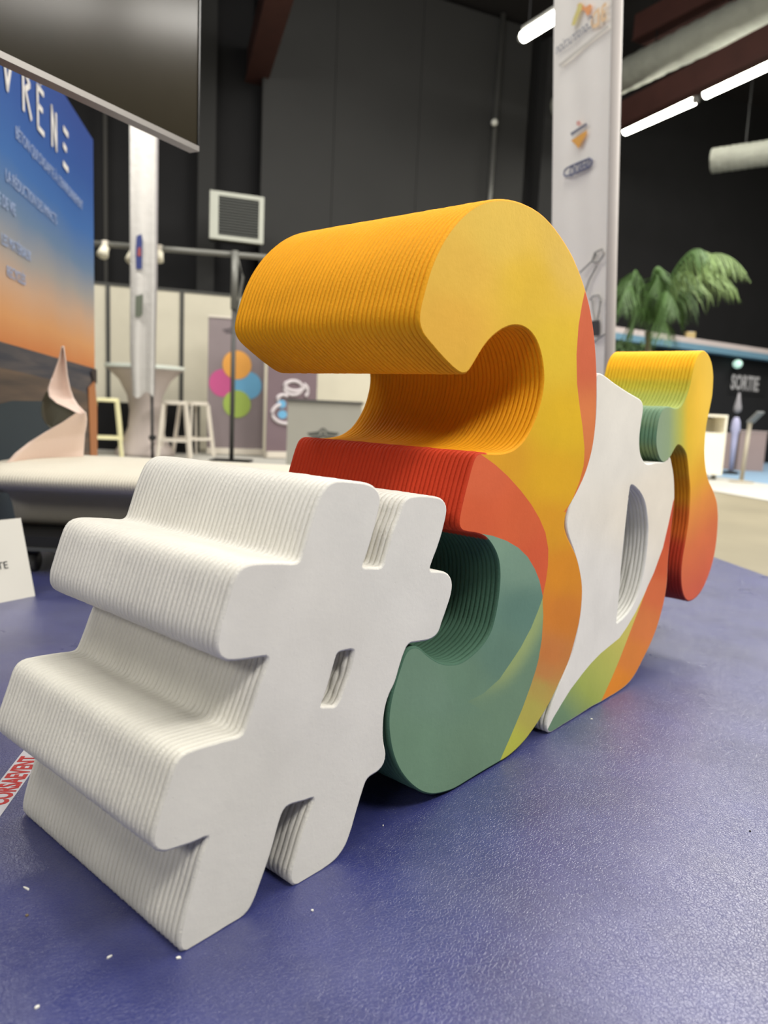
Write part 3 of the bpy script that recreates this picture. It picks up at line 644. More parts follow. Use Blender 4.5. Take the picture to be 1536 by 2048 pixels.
bpoly('printed_sea', [(3.2, .60), (0, .70), (0, .955), (3.2, 1.01)], strm('printed_sea', (38, 44, 58), (92, 84, 80), 3), .005, 'dark grey-blue sea under the sunset')
bpoly('printed_shore', [(3.2, .06), (0, .06), (0, .72), (1.0, .82), (2.1, .86), (3.2, .88)], strm('printed_shore', (66, 56, 48), (112, 90, 70), 2), .010, 'brown wet shore')
bpoly('printed_slate_shape', [(3.2, .06), (1.05, .06), (1.02, .40), (1.15, .58), (1.5, .70), (2.1, .70), (3.2, .60)], mat('slate_print', (36, 50, 56), .6), .015, 'dark slate-blue shape')  # dark slate shape, part of the banner print
bpoly('printed_post', [(.0, .06), (.22, .06), (.30, .80), (.08, .86), (.0, .66)], mat('wood_print', (176, 112, 62), .6), .016, 'orange-brown wooden post')
bpoly('printed_rock', [(0, .84), (.14, .86), (.20, .92), (.1, .95), (0, .95)], mat('rock_print', (40, 26, 22), .6), .016, 'small black rock by the glow')
wht = mat('white_print', (232, 228, 222), .6); pale = mat('pale_blue_print', (152, 168, 200), .6)
def stroke(segs, wd=.022):
    b = MB()
    for (a0, z0), (a1, z1) in segs:
        b.bar(bp(a0, z0) + bn * .008, bp(a1, z1) + bn * .008, .004, wd, up=Vector((0, 0, 1)) if abs(z1 - z0) < abs(a1 - a0) * 3 else bdir)
    return b.v, b.f
def glyph(segs, wd=.03):
    v, f = [], []
    b = MB()
    for s_ in segs: 
        p = bp(*s_[0]) + bn * .007; q = bp(*s_[1]) + bn * .007
        d = (q - p).normalized(); sd = d.cross(bn) * wd / 2
        p -= d * wd * .3; q += d * wd * .3
        b.add([p - sd, p + sd, q + sd, q - sd] + [x + bn * .002 for x in (p - sd, p + sd, q + sd, q - sd)], [(3,2,1,0),(4,5,6,7),(0,1,5,4),(1,2,6,5),(2,3,7,6),(3,0,4,7)])
    b.build('lettering', wht, t)
def gl(c, zc, segs, w_=.09, h_=.11, wd=.03): glyph([((c - x0 * w_, zc + y0 * h_), (c - x1 * w_, zc + y1 * h_)) for x0, y0, x1, y1 in segs], wd)
gl(2.02, 2.36, [(-1, 1, -.2, -1), (-.2, -1, .9, 1)])
gl(1.70, 2.36, [(-.8, -1, -.8, 1), (-.8, 1, .5, .5), (.5, .5, -.4, .05), (-.4, .05, .7, -1)])
gl(1.45, 2.36, [(-.6, -1, -.6, 1), (-.6, 1, .7, 1), (-.6, .1, .4, .1), (-.6, -1, .7, -1)])
gl(1.45, 2.36, [(-.5, 1.9, .2, 1.4)])
gl(1.15, 2.36, [(-.6, -1, -.6, 1), (-.6, 1, .5, -1), (.5, -1, .5, .9)])
for q_ in ((-.4, 1, .7, .95), (-.5, .05, .2, 0), (-.6, -1, .6, -1.05)): gl(.88, 2.33, [q_], wd=.036)
for s_, te_, z_, h_ in (("BÉTON QUI S'ADAPTE À L'ENVIRONNEMENT", .39, 2.06, .088), ('LA RÉDUCTION DES IMPACTS', 1.11, 1.80, .085), ('CADRE DE VIE', 1.94, 1.66, .085), ('LES MATÉRIAUX', 1.68, 1.475, .08), ('RECYCLÉS', 1.79, 1.33, .08)):
    text(s_, h_, pale, bp(te_, z_) + bn * .006, bdir, (0, 0, 1), t, align='RIGHT', sx=.86)
for tt in (.05, 3.1):
    MB().tube([bp(tt, FLOOR) - bn * .03, bp(tt, 2.66) - bn * .03], .015, 8).build('support_post', greym, t)

FLC = FLOOR + .0102
# ------------------------------------------------------------------ partition wall, table, stools
pw_m = mat('cream_panel', (208, 202, 182), .6); post_m = mat('dark_grey_profile', (70, 70, 66), .5, .3)
PA = W(187, 790, 11.4); PA.z = 0; PB = W(470, 800, 12.1); PB.z = 0; pd = (PB - PA).normalized(); pn = Vector((pd.y, -pd.x, 0))
hz = W(187, 566, 11.4).z
t = thing('partition_wall', 'row of cream partition panels between dark posts behind the bar table', 'partition', PA + pd * 3)
step_ = (W(362, 800, 11.83).xy - W(217, 800, 11.47).xy).length
s0_ = (W(217, 800, 11.47).xy.to_3d() - PA).dot(pd)
for k in range(-2, 6):
    a = PA + pd * (s0_ + step_ * k); b = a + pd * step_
    slab(a + pd * .03, b - pd * .03, FLC, hz - .02, 0, .03, pn).build('panel', pw_m, t)
    slab(a - pd * .03, a + pd * .03, FLC, hz + .02, -.01, .05, pn).build('post', post_m, t)
    slab(a + pd * .03, b - pd * .03, hz - .02, hz + .02, -.005, .045, pn).build('top_rail', post_m, t)

bt = W(290, 800, 10.2); bt.z = 0
t = thing('bar_table', 'round bar table in a pale flared stretch cover behind the white flag', 'table', bt + Vector((0, 0, FLC)))
MB().lathe(bt + Vector((0, 0, FLC)), [(.40,.0),(.385,.05),(.30,.18),(.22,.38),(.20,.60),(.23,.80),(.33,1.0),(.46,1.13),(.50,1.15)], 40).build('stretch_cover', mat('pinkish_grey_cloth', (190, 178, 172), .8), t, True)
MB().lathe(bt + Vector((0, 0, FLC)), [(.48, 1.15), (.52, 1.16), (.52, 1.20), (.505, 1.205)], 40).build('table_top', mat('white_table_top', (226, 232, 222), .4), t)

def stool(loc, m, label, rz=0.0):
    t = thing('bar_stool', label, 'stool', loc, 'metal bar stools around the bar table')
    c = Vector(loc); R_ = Matrix.Rotation(rz, 3, 'Z')
    def q(x, y, z): return c + R_ @ Vector((x, y, z))
    s = .16
    b = MB(); pts = []
    n = 24
    for z, r in ((.70, .155), (.71, .165), (.745, .165), (.75, .155)):
        for k in range(n):
            a = 2*pi*k/n; e = (abs(cos(a))**4 + abs(sin(a))**4) ** -.25
            pts.append(q(r*e*cos(a), r*e*sin(a), z))
    b.add(pts, [(i*n+k, i*n+(k+1) % n, (i+1)*n+(k+1) % n, (i+1)*n+k) for i in range(3) for k in range(n)] + [tuple(range(n))[::-1], tuple(3*n+k for k in range(n))])
    b.build('seat', m, t)
    for sx2, sy2 in ((-1,-1),(1,-1),(1,1),(-1,1)):
        MB().bar(q(sx2*.135, sy2*.135, .71), q(sx2*.20, sy2*.20, 0), .05, .022, up=R_ @ Vector((sx2, -sy2, 0)) ).build('leg', m, t)
    for (ax, ay, bx, by) in ((-1,-1,1,-1),(1,-1,1,1),(1,1,-1,1),(-1,1,-1,-1)):
        MB().bar(q(ax*.18, ay*.18, .24), q(bx*.18, by*.18, .24), .02, .035).build('foot_rail', m, t)
    return t
wst = mat('white_metal', (222, 214, 200), .4); yst = mat('cream_yellow_metal', (244, 238, 190), .4)
p = W(212, 800, 9.8); stool((p.x, p.y, FLC), yst, 'cream-yellow metal bar stool beside the blue banner edge', .3)
p = W(350, 800, 9.9); stool((p.x, p.y, FLC), wst, 'white metal bar stool nearest the right side of bar table', .2)
p = W(388, 800, 10.5); stool((p.x, p.y, FLC), wst, 'white metal bar stool next to the purple roll-up banner', .9)
# black draped table behind
a = W(176, 800, 10.9); b = W(402, 800, 11.3)
o = MB().box((a.x, a.y, FLC), (b.x, a.y + .35, .66)).build('draped_table', mat('black_tablecloth', (14, 14, 16), .9)); tag(o, 'low table under a black cloth behind the bar stools', 'table')

# ------------------------------------------------------------------ left flag
t = thing('flag_banner', 'narrow white flag with blue and grey-green emblems, hanging before the bar table', 'flag', W(305, 905, 9.2).xy.to_3d() + Vector((0, 0, FLC)))
vs = []; fs = []; rows = 40; cols = 10
for i in range(rows + 1):
    v = i / rows; py = 190 + (790 - 190) * v; l = 259 + 2 * v + (6 * max(0, v - .85) / .15 if v > .85 else 0) - 4 * max(0, v - .6); r = 312 - 5 * v
    for k in range(cols + 1):
        u = k / cols; wv = (.012 + .05 * max(0, v - .5)) * sin(u * 9 + v * 3) ; vs.append(W(l + (r - l) * u, py + (6 * sin(u * 7) if i == rows else 0), 9.2 + wv))
n = len(vs); vs += [p + Vector((0, .004, 0)) for p in vs]
for i in range(rows):
    for k in range(cols):
        a = i*(cols+1)+k; fs += [(a, a+cols+1, a+cols+2, a+1), (n+a, n+a+1, n+a+cols+2, n+a+cols+1)]
for i in range(rows):
    a = i*(cols+1); fs += [(a, n+a, n+a+cols+1, a+cols+1)]; a += cols; fs += [(a, a+cols+1, n+a+cols+1, n+a)]
mesh_obj('flag_cloth', vs, fs, mat('white_flag_cloth', (190, 187, 182), .8, bump=(14, .5, .02)), t, True)
def decal(pxs, m, Y, name='emblem', label=None, par=None):
    v = [W(x, y, Y) for x, y in pxs]; n = len(v); v2 = [p + Vector((0, .003, 0)) for p in v]
    o = MB().add(v + v2, [tuple(range(n))[::-1], tuple(range(n, 2*n))] + [(i, (i+1) % n, n+(i+1) % n, n+i) for i in range(n)]).build(name, m, par)
    if label: tag(o, label)
    return o
navy = mat('navy_print', (42, 54, 110), .6)
decal([(273,472),(283,468),(285,480),(284,538),(272,538),(271,500)], navy, 9.165, 'emblem', 'upright navy emblem with red-orange middle', t)
decal([(276,496),(281,494),(282,512),(275,512)], mat('red_orange_print', (150, 70, 60), .6), 9.16, 'emblem', None, t)
decal([(271,592),(286,588),(285,628),(279,635),(270,632)], mat('olive_grey_print', (96, 102, 88), .6), 9.165, 'emblem', 'grey-green emblem', t)
MB().tube([W(312, 100, 9.26), W(309, 560, 9.26), W(304, 792, 9.26)], .032, 10).build('pole_sleeve', mat('greyish_sleeve', (150, 146, 146), .6), t, True)
bq = W(305, 905, 9.26); 
MB().tube([W(304, 792, 9.26), Vector((bq.x, bq.y, FLC))], .018, 10).build('pole', blk, t, True)
MB().lathe(Vector((bq.x, bq.y, FLC)), [(.03,.26),(.045,.27),(.045,.31),(.03,.32)], 12).build('collar', blk, t)
MB().box((bq.x - .2, bq.y - .2, FLC), (bq.x + .2, bq.y + .2, FLC + .02)).build('base_plate', blk, t)

# ------------------------------------------------------------------ pipe frame with spotlights
gm = mat('grey_pipe', (112, 112, 106), .45, .3)
Yf = 9.7; xa = W(150, 480, Yf - .3); xb = W(560, 519, Yf + .15)
xa.z = xb.z = W(470, 508, Yf).z
t = thing('pipe_frame', 'grey pipe frame with cross bar and upright behind the white flag', 'frame', Vector((W(467, 800, Yf).x, Yf, FLC)))
MB().tube([xa, xb], .035, 10).build('cross_bar', gm, t, True)
up_ = W(470, 512, Yf); lowp = Vector((up_.x, up_.y, FLC))
MB().tube([up_ + Vector((0,0,.06)), Vector((up_.x, up_.y, 1.9))], .045, 10).build('upper_post', gm, t, True)
MB().tube([Vector((up_.x, up_.y, 1.9)), lowp], .030, 10).build('lower_post', mat('dark_pipe', (62, 62, 60), .5), t, True)
MB().tube([up_ + Vector((.03, 0, 0)), W(486, 555, Yf), Vector((up_.x + .02, up_.y, 1.75))], .015, 8).build('brace', gm, t, True)
MB().box((lowp.x - .25, lowp.y - .2, FLC + .012), (lowp.x + .25, lowp.y + .2, FLC + .03)).build('base_plate', blk, t)
MB().tube([Vector((xa.x + .03, xa.y, FLC)), xa + Vector((.03,0,0))], .035, 10).build('upper_post', gm, t, True)
for px, py, lb in ((205, 500, 'small white spotlight clamped nearest the blue banner'), (262, 510, 'small white spotlight at the left edge of the white flag'), (316, 511, 'small white spotlight just right of the white flag')):
    c = W(px, py, Yf - .35 if px < 300 else Yf - .2); bz = xa.z - .035
    s = thing('spotlight', lb, 'spotlight', c, 'small spotlights on the grey cross bar')
    tt_ = (c.x - xa.x) / (xb.x - xa.x); by = xa.y + (xb.y - xa.y) * tt_
    MB().box((c.x - .03, by - .045, xa.z - .06), (c.x + .03, by + .045, xa.z + .04)).build('clamp', wst, s)
    MB().tube([Vector((c.x, by - .04, xa.z - .05)), c + Vector((0, 0, -.06))], [.05, .07], 12).build('lamp_head', mat('lamp_white', (228, 222, 200), .4), s, True)

# ------------------------------------------------------------------ louvred heater
hc = W(472, 436, 11.6); hx = Vector((cos(radians(20)), sin(radians(20)), 0)); hn = Vector((hx.y, -hx.x, 0))
t = thing('unit_heater', 'grey-white louvred air heater hung high on the dark wall', 'heater', hc)
def hb(x0, x1, z0, z1, n0, n1, name, m):
    x0, x1, z0, z1 = x0 * .88, x1 * .88, z0 * .82, z1 * .82
    a = hc + hx * x0; b = hc + hx * x1; a = Vector((a.x, a.y, 0)); b = Vector((b.x, b.y, 0))
    return slab(a, b, hc.z + z0, hc.z + z1, n0, n1, hn).build(name, m, t)
fr_m = mat('grey_white_frame', (176, 178, 166), .5)
hb(-.38, .44, -.36, .38, -.42, -.02, 'housing', mat('dark_grey_housing', (40, 40, 40), .6))
hb(-.44, .46, .34, .41, -.03, .05, 'frame', fr_m); hb(-.44, .46, -.41, -.34, -.03, .05, 'frame', fr_m)
hb(-.44, -.30, -.34, .34, -.03, .05, 'frame', fr_m); hb(.38, .46, -.34, .34, -.03, .05, 'frame', fr_m)
for k in range(14):
    z = -.33 + k * .0485; hb(-.30, .38, z, z + .024, -.01, .035, 'louvre', mat('louvre_grey', (66, 68, 64), .5) if k == 0 else bpy.data.materials['louvre_grey'])
hb(-.05, .05, -.02, .02, -3.2, -.42, 'wall_bracket', blk)

# ------------------------------------------------------------------ roll-up banners and counter
def rollup(x0, x1, yt0, yt1, Y0, Y1, m, name, label, edge=None):
    a = W(x0, 700, Y0); b = W(x1, 700, Y1); zt_ = W(x0, yt0, Y0).z
    t = thing(name, label, 'banner', Vector(((a.x + b.x) / 2, (a.y + b.y) / 2, FLC)))
    a.z = b.z = 0; d = (b - a).normalized(); n = Vector((d.y, -d.x, 0))
    slab(a, b, FLC + .10, zt_, 0, .006, n).build('printed_sheet', m, t)
    slab(a, b, zt_, zt_ + .03, -.01, .02, n).build('top_rail', wst, t)
    slab(a, b, FLC + .012, FLC + .10, -.07, .07, n).build('base_cassette', wst, t)
    return t, a, b, d, n
pm1 = mat('mauve_grey_print', (136, 124, 126), .7)
t, a, b, d, n = rollup(416, 530, 634, 640, 10.9, 11.1, pm1, 'rollup_banner', 'mauve-grey roll-up banner with four overlapping coloured circles')
def onplane(px, py, a, n, off=.010):
    r_ = ray(px, py); k = (a + n * off - CAM).dot(n) / r_.dot(n); return CAM + r_ * k
def disc(px, py, rr, m, label, off):
    c = onplane(px, py, a, n, off); R_ = rr / F_PX * c.y; vs = [c + d * (R_ * cos(2*pi*k/40)) + Vector((0, 0, R_ * sin(2*pi*k/40))) for k in range(40)]
    vs2 = [p - n * .002 for p in vs]
    tag(MB().add(vs + vs2, [tuple(range(40)), tuple(range(40, 80))[::-1]] + [(i, 40+i, 40+(i+1) % 40, (i+1) % 40) for i in range(40)]).build('printed_circle', m, t), label)
disc(446, 766, 27, mat('magenta_print', (196, 84, 138), .6), 'magenta circle', .010)
disc(496, 771, 27, mat('sky_print', (104, 168, 206), .6), 'sky-blue circle', .013)
disc(474, 808, 27, mat('lime_print', (160, 184, 84), .6), 'lime-green circle', .016)
disc(474, 730, 28, mat('amber_print', (226, 160, 70), .6), 'amber circle', .019)
lg = mat('dark_mauve_ink', (86, 78, 82), .7)
def wings(cx, cy, sc_, m, pl):
    b_ = MB()
    def pp(x, y): return pl(cx + x * sc_, cy + y * sc_)
    for sgn in (-1, 1):
        for q_ in ([(6, -6), (34, -2), (28, 4), (8, 2)], [(8, 4), (26, 6), (22, 11), (9, 10)]):
            ps = [pp(sgn * x, y) for x, y in q_]; ps2 = [p + Vector((0, .003, 0)) for p in ps]
            b_.add(ps + ps2, [(0,1,2,3),(7,6,5,4),(0,4,5,1),(1,5,6,2),(2,6,7,3),(3,7,4,0)])
    b_.build('wing_emblem', m, t)
    b_ = MB()
    for (x0, y0), (x1, y1) in (((-8, -6), (0, -12)), ((0, -12), (8, -6)), ((-9, 12), (0, -4)), ((0, -4), (9, 12)), ((-5, 6), (5, 6))):
        p = pp(x0, y0); q = pp(x1, y1); b_.bar(p, q, .004, 3.2 * sc_ / F_PX * p.y)
    b_.build('crest_emblem', m, t)
wings(466, 660, .62, lg, lambda x, y: onplane(x, y, a, n))
t2a = (a, b, d, n)
pm2 = mat('plum_grey_print', (116, 98, 104), .7)
t, a, b, d, n = rollup(536, 636, 645, 650, 10.6, 11.0, pm2, 'rollup_banner', 'plum-grey roll-up banner with a white looping sketch, partly behind the counter')
wsk = mat('white_sketch', (206, 198, 200), .7)
def loop(cx, cy, rx, ry, a0, a1, m=wsk):
    pts = [onplane(cx + rx * cos(a0 + (a1 - a0) * k / 20), cy + ry * sin(a0 + (a1 - a0) * k / 20), a, n, .012) for k in range(21)]
    MB().tube(pts, .028, 6).build('sketch_line', m, t, True)
loop(586, 776, 18, 14, 0, 6.28); loop(590, 770, 20, 12, .3, 3.6); loop(603, 782, 12, 14, -1.2, .9)
loop(566, 798, 11, 8, 2.6, 5.6); loop(572, 827, 28, 20, 1.2, 4.3)
for cx, cy in ((563, 808), (565, 829)):
    c = onplane(cx, cy, a, n, .010); vs = [c + d * (.07 * cos(2*pi*k/20)) + Vector((0, 0, .06 * sin(2*pi*k/20))) for k in range(20)]
    MB().add(vs + [p - n * .002 for p in vs], [tuple(range(20)), tuple(range(20, 40))[::-1]] + [(i, 20+i, 20+(i+1) % 20, (i+1) % 20) for i in range(20)]).build('blue_fill', bpy.data.materials['sky_print'], t)
# counter
ca_, cb_ = W(573, 900, 9.0), W(719, 900, 9.15); zt_ = W(573, 797, 9.0).z
t = thing('promo_counter', 'grey promotional counter with a dark winged emblem, seen through the three', 'counter', Vector(((ca_.x + cb_.x) / 2, ca_.y + .2, FLC)))
cm = mat('light_grey_laminate', (162, 160, 150), .6)
MB().box((ca_.x, ca_.y, FLC + .012), (cb_.x, ca_.y + .4, zt_ - .03)).build('counter_body', cm, t)
MB().box((ca_.x - .02, ca_.y - .02, zt_ - .03), (cb_.x + .02, ca_.y + .42, zt_)).build('counter_top', mat('dark_counter_top', (84, 84, 80), .5), t)
n0 = Vector((0, -1, 0)); A0 = Vector((ca_.x, ca_.y, 0))
wings(646, 868, .95, mat('dark_grey_ink', (78, 80, 76), .7), lambda x, y: onplane(x, y, A0, n0, .004))
# chair seen past the counter
cq = W(738, 840, 9.6)
t = thing('office_chair', 'dark chair with tan headrest, just right of the grey counter', 'chair', Vector((cq.x, cq.y, FLC)))
MB().box((cq.x - .02, cq.y - .2, .30), (cq.x + .40, cq.y + .22, .37)).build('seat', blk, t)
MB().box((cq.x - .02, cq.y + .2, .36), (cq.x + .40, cq.y + .26, .62)).build('backrest', blk, t)
MB().box((cq.x - .06, cq.y + .19, .62), (cq.x + .38, cq.y + .27, .74)).build('headrest', mat('tan_leather', (150, 104, 74), .6), t)
MB().tube([(cq.x + .19, cq.y, FLC + .05), (cq.x + .19, cq.y, .30)], .03, 10).build('gas_post', blk, t)
for k in range(5):
    an = 2*pi*k/5; MB().bar((cq.x + .19, cq.y, FLC + .055), (cq.x + .19 + .25*cos(an), cq.y + .25*sin(an), FLC + .035), .04, .03).build('leg', blk, t)

# ------------------------------------------------------------------ right flag (seen from behind, so its print is mirrored)
RT, RB, LT, LB = W(1232, -60, 4.5), W(1214, 770, 4.5), W(1110, -60, 5.12), W(1098, 770, 5.12)
def fp_(u, v):   # u 0 left .. 1 right, v 0 bottom .. 1 top
    return (LB * (1-v) + LT * v) * (1-u) + (RB * (1-v) + RT * v) * u
fx = (RB - LB).normalized(); fz = (RT - RB).normalized(); fn = fx.cross(fz)
if fn.y > 0: fn = -fn
t = thing('flag_banner', 'tall white flag with mirrored logos rising behind the yellow numeral', 'flag', Vector((RB.x, RB.y, FLOOR)))
vs = []; fs = []; rows = 30; cols = 14
for i in range(rows + 1):
    for k in range(cols + 1):
        u = k / cols; vs.append(fp_(u, i / rows) - fn * (.004 * sin(u * 12 + i * .15)))
n = len(vs); vs += [p - fn * .003 for p in vs[:n]]
for i in range(rows):
    for k in range(cols):
        q = i*(cols+1)+k; fs += [(q, q+1, q+cols+2, q+cols+1), (n+q, n+q+cols+1, n+q+cols+2, n+q+1)]
mesh_obj('flag_cloth', vs, fs, mat('white_flag_fabric', (250, 246, 238), .8, bump=(5, .12, .02)), t, True)
MB().tube([RT + fx * .02, RB + fx * .02, Vector((RB.x + .02, RB.y, FLOOR))], .03, 10).build('pole', mat('satin_pole', (160, 154, 150), .7), t, True)
MB().box((RB.x - .22, RB.y - .22, FLOOR), (RB.x + .22, RB.y + .22, FLOOR + .02)).build('base_plate', blk, t)
def fpx(px, py, off=.016):
    r_ = ray(px, py); k = (LB + fn * off - CAM).dot(fn) / r_.dot(fn); return CAM + r_ * k
def fdecal(pxs, m, name='emblem', label=None, off=.016):
    v = [fpx(x, y, off) for x, y in pxs]; n = len(v); v2 = [p - fn * .001 for p in v]
    o = MB().add(v + v2, [tuple(range(n)), tuple(range(n, 2*n))[::-1]] + [(i, (i+1) % n, n+(i+1) % n, n+i) for i in range(n)]).build(name, m, t)
    if label: tag(o, label)
    return o
gi = mat('slate_ink', (122, 124, 136), .6); oi = mat('peach_print', (238, 204, 158), .6)
sxx = fpx(1210, 60); text('3D', .125, oi, fpx(1213, 37), -fx, fz, t, ext=.0003, bold=.004)
text('Construction', .095, gi, fpx(1187, 52), -fx, fz, t, ext=.0003, sx=.80)
fdecal([(1215, 50), (1218, 54), (1120, 134), (1116, 130)], mat('pale_grey_print', (208, 204, 194), .6), 'underline')
fdecal([(1154,10),(1161,5),(1171,15),(1179,8),(1184,12),(1179,28),(1174,31),(1168,20),(1160,22),(1156,18)], mat('orange_print', (240, 160, 92), .6), 'emblem', 'orange robot-arm emblem')
fdecal([(1157,6),(1165,8),(1163,20),(1157,30),(1150,50),(1143,51),(1146,38),(1153,20)], mat('yellow_green_print', (222, 208, 120), .6), 'emblem', 'yellow-green robot-arm forearm', .018)
fdecal([(1142,281),(1174,260),(1172,270),(1163,285),(1157,297),(1150,288)], mat('orange_stripe_print', (236, 172, 72), .6), 'emblem', 'orange pointed emblem')
fdecal([(1153,243),(1159,241),(1162,248),(1158,252),(1153,250)], mat('pink_print', (224, 170, 158), .6), 'emblem', 'small pink cap')
fdecal([(1141,266),(1172,246),(1175,250),(1143,272)], gi, 'emblem', None)
blue_i = mat('dusk_blue_print', (112, 116, 142), .6)
def ringstrip(cx, cy, ux, uy, ln, ht, m):
    pts = []
    for k in range(24):
        a_ = 2*pi*k/24; x = ln * abs(cos(a_))**.5 * (1 if cos(a_) > 0 else -1); y = ht * abs(sin(a_))**.7 * (1 if sin(a_) > 0 else -1)
        pts.append(fpx(cx + x * ux - y * 0, cy + x * uy + y))
    pts.append(pts[0]); MB().tube(pts, .006, 5, False).build('emblem_outline', m, t)
ringstrip(1156, 335, 1, -.42, 28, 9, blue_i)
text('SEBDO', .085, blue_i, fpx(1180, 335), -fx, fz, t, ext=.0003, sx=.85, bold=.003)
sk = mat('grey_sketch_ink', (160, 160, 154), .6)
for seg in ([(1160,545),(1184,522),(1192,508)], [(1184,522),(1190,505),(1204,498),(1208,508),(1198,524),(1186,524)], [(1168,590),(1178,560),(1194,530)], [(1180,600),(1186,592),(1198,590),(1202,604)], [(1184,600),(1186,620),(1190,640)], [(1200,602),(1198,622),(1194,642)], [(1176,675),(1190,682),(1210,668)]):
    MB().tube([fpx(x, y) for x, y in seg], .005, 5).build('sketch_line', sk, t)
fdecal([(1182,642),(1199,640),(1199,670),(1184,672)], mat('dark_sketch', (70, 70, 72), .6), 'sketch_block')

# ------------------------------------------------------------------ palm
pl = W(1297, 800, 9.6); pb = Vector((pl.x, pl.y, FLOOR))
t = thing('potted_palm', 'green feathery palm rising behind the yellow hooked letter', 'plant', pb)
MB().lathe(pb, [(.20,0),(.24,.38),(.25,.40),(.22,.40),(.2,.36)], 24).build('pot', mat('black_pot', (26, 26, 26), .6), t, True)
crown = W(1297, 655, 9.6)
tr_pts = [pb + Vector((0, 0, .36)), pb + Vector((.02, 0, .9)), crown + Vector((0, 0, -.05))]
MB().tube(tr_pts, [.06, .045, .035], 10).build('trunk', mat('palm_bark', (112, 98, 78), .9), t, True)
lm = mat('palm_green', (62, 92, 38), .6, vary=(3, .35)); ll = mat('palm_light_green', (104, 128, 70), .6, vary=(3, .3))
def frond(start, top, tip, width, m, seed):
    r_ = random.Random(seed); v = []; f = []; N = 44; st = []
    for i in range(N + 1):
        u = i / N; p = start * (1-u)**2 + top * 2*u*(1-u) + tip * u*u; st.append(p)
    fo = MB().tube(st[::3], .008, 5).build('frond', m, t)
    for i in range(3, N + 1):
        p = st[i]; dd = (st[i] - st[i-1]).normalized(); side = dd.cross(Vector((0, 0, 1))); side = side.normalized() if side.length > 1e-3 else Vector((1, 0, 0))
        u = i / N; ln = width * (.8 + .4 * r_.random()) * (sin(pi * min(1, u * .9 + .12)) * .9 + .1)
        for sg in (-1, 1):
            e1 = p + side * (sg * ln * .5) + dd * ln * .35 - Vector((0, 0, ln * (.45 + r_.random() * .5))); e2 = e1 + side * (sg * ln * .12) + dd * ln * .1 - Vector((0, 0, ln * .45))
            wv = dd * .006; k = len(v)
            v += [p - wv, p + wv, e1 + wv, e1 - wv, e2]; f += [(k, k+1, k+2, k+3), (k+3, k+2, k+4)]
    o = mesh_obj('leaflets', v, f, m, fo); o['kind'] = 'stuff'
FR = [((1297,650),(1290,470),(1222,600)),((1297,650),(1300,455),(1345,585)),((1297,650),(1262,500),(1232,640)),((1297,650),(1330,520),(1360,640)),((1297,650),(1270,470),(1262,585)),((1297,650),(1318,480),(1316,600)),
      ((1297,650),(1370,470),(1400,590)),((1297,650),(1400,430),(1440,540)),((1297,650),(1420,420),(1500,560)),((1297,650),(1430,470),(1480,600)),((1297,650),(1390,500),(1370,650)),((1297,650),(1380,440),(1420,520)),((1297,650),(1285,560),(1250,690)),((1297,650),(1325,590),(1340,690))]
for i, (s_, m_, e_) in enumerate(FR):
    y = 9.6 + random.uniform(-.5, .5)
    frond(W(*s_, 9.6), W(*m_, (9.6 + y) / 2), W(*e_, y), .34, ll if i in (8, 9, 7) else lm, i)

# ------------------------------------------------------------------ booth with exit sign, cabinet, stands
def line_at(px, a, b):
    k = (px - 768) / F_PX; d = b - a; tt = (k * a.y - a.x) / (d.x - k * d.y); return a + d * tt
Q1 = W(1225, 800, 13.0); Q2 = W(1536, 800, 15.7); Q1.z = Q2.z = 0; qd = (Q2 - Q1).normalized(); qn = Vector((qd.y, -qd.x, 0)); qe = Q2 + qd * 2.5; q0 = Q1 - qd * .3
zf = W(1225, 668, 13.0).z
t = thing('exit_booth', 'low black booth with pale blue and white fascia, behind the hooked letter', 'booth', (q0 + qe) / 2)
slab(q0, qe, FLOOR + .0105, zf - .1, -.5, -.1, qn).build('front_wall', mat('black_booth_wall', (16, 16, 18), .8), t)
slab(q0, qe, zf, zf + .10, -.1, .12, qn).build('white_fascia', mat('pinkish_white_fascia', (196, 184, 180), .5), t)
slab(q0, qe, zf - .11, zf, -.1, .14, qn).build('blue_fascia', mat('steel_blue_fascia', (104, 142, 162), .5), t)
def on_booth(px, py, off=0.0):
    r_ = ray(px, py); k = (Q1 + qn * off - CAM).dot(qn) / r_.dot(qn); return CAM + r_ * k
a_ = on_booth(1462, 780, -.08); b_ = on_booth(1462, 750, -.08); hgt = (b_.z - a_.z)
s = thing('exit_sign', 'SORTIE sign in grey-white capitals on the black booth', 'sign', on_booth(1494, 765, -.08))
c1 = on_booth(1456, 786, -.09); c2 = on_booth(1532, 786, -.09)
c1.z = c2.z = 0; slab(c1, c2, a_.z - .08, a_.z + hgt + .08, -.01, 0, qn).build('sign_board', mat('black_sign_board', (12, 12, 14), .7), s)
text('SORTIE', hgt * 1.36, mat('grey_white_letters', (176, 174, 174), .6), on_booth(1461, 777, -.075), qd, (0, 0, 1), s, sx=.98 * (on_booth(1527, 777) - on_booth(1461, 777)).length / (hgt * 1.36 * 3.75), bold=.012)
c = on_booth(1475, 728, .05); s = thing('exit_lamp', 'small round pale green lamp above the SORTIE sign', 'lamp', c)
bmh = MB().lathe(c - Vector((0, 0, .085)), [(.01,0),(.06,.02),(.085,.06),(.09,.09),(.085,.12),(.05,.155),(.01,.17)], 16).build('globe', mat('pale_green_lamp', (190, 225, 210), .4, emit=(190, 228, 214), strength=.7), s, True)
MB().tube([c + Vector((0, 0, .08)), Vector((c.x, c.y, zf - .1))], .012, 6).build('hanger', blk, s)
s = thing('box', 'small tan box on top of the white fascia beside the palm', 'box', on_booth(1380, 663, .0))
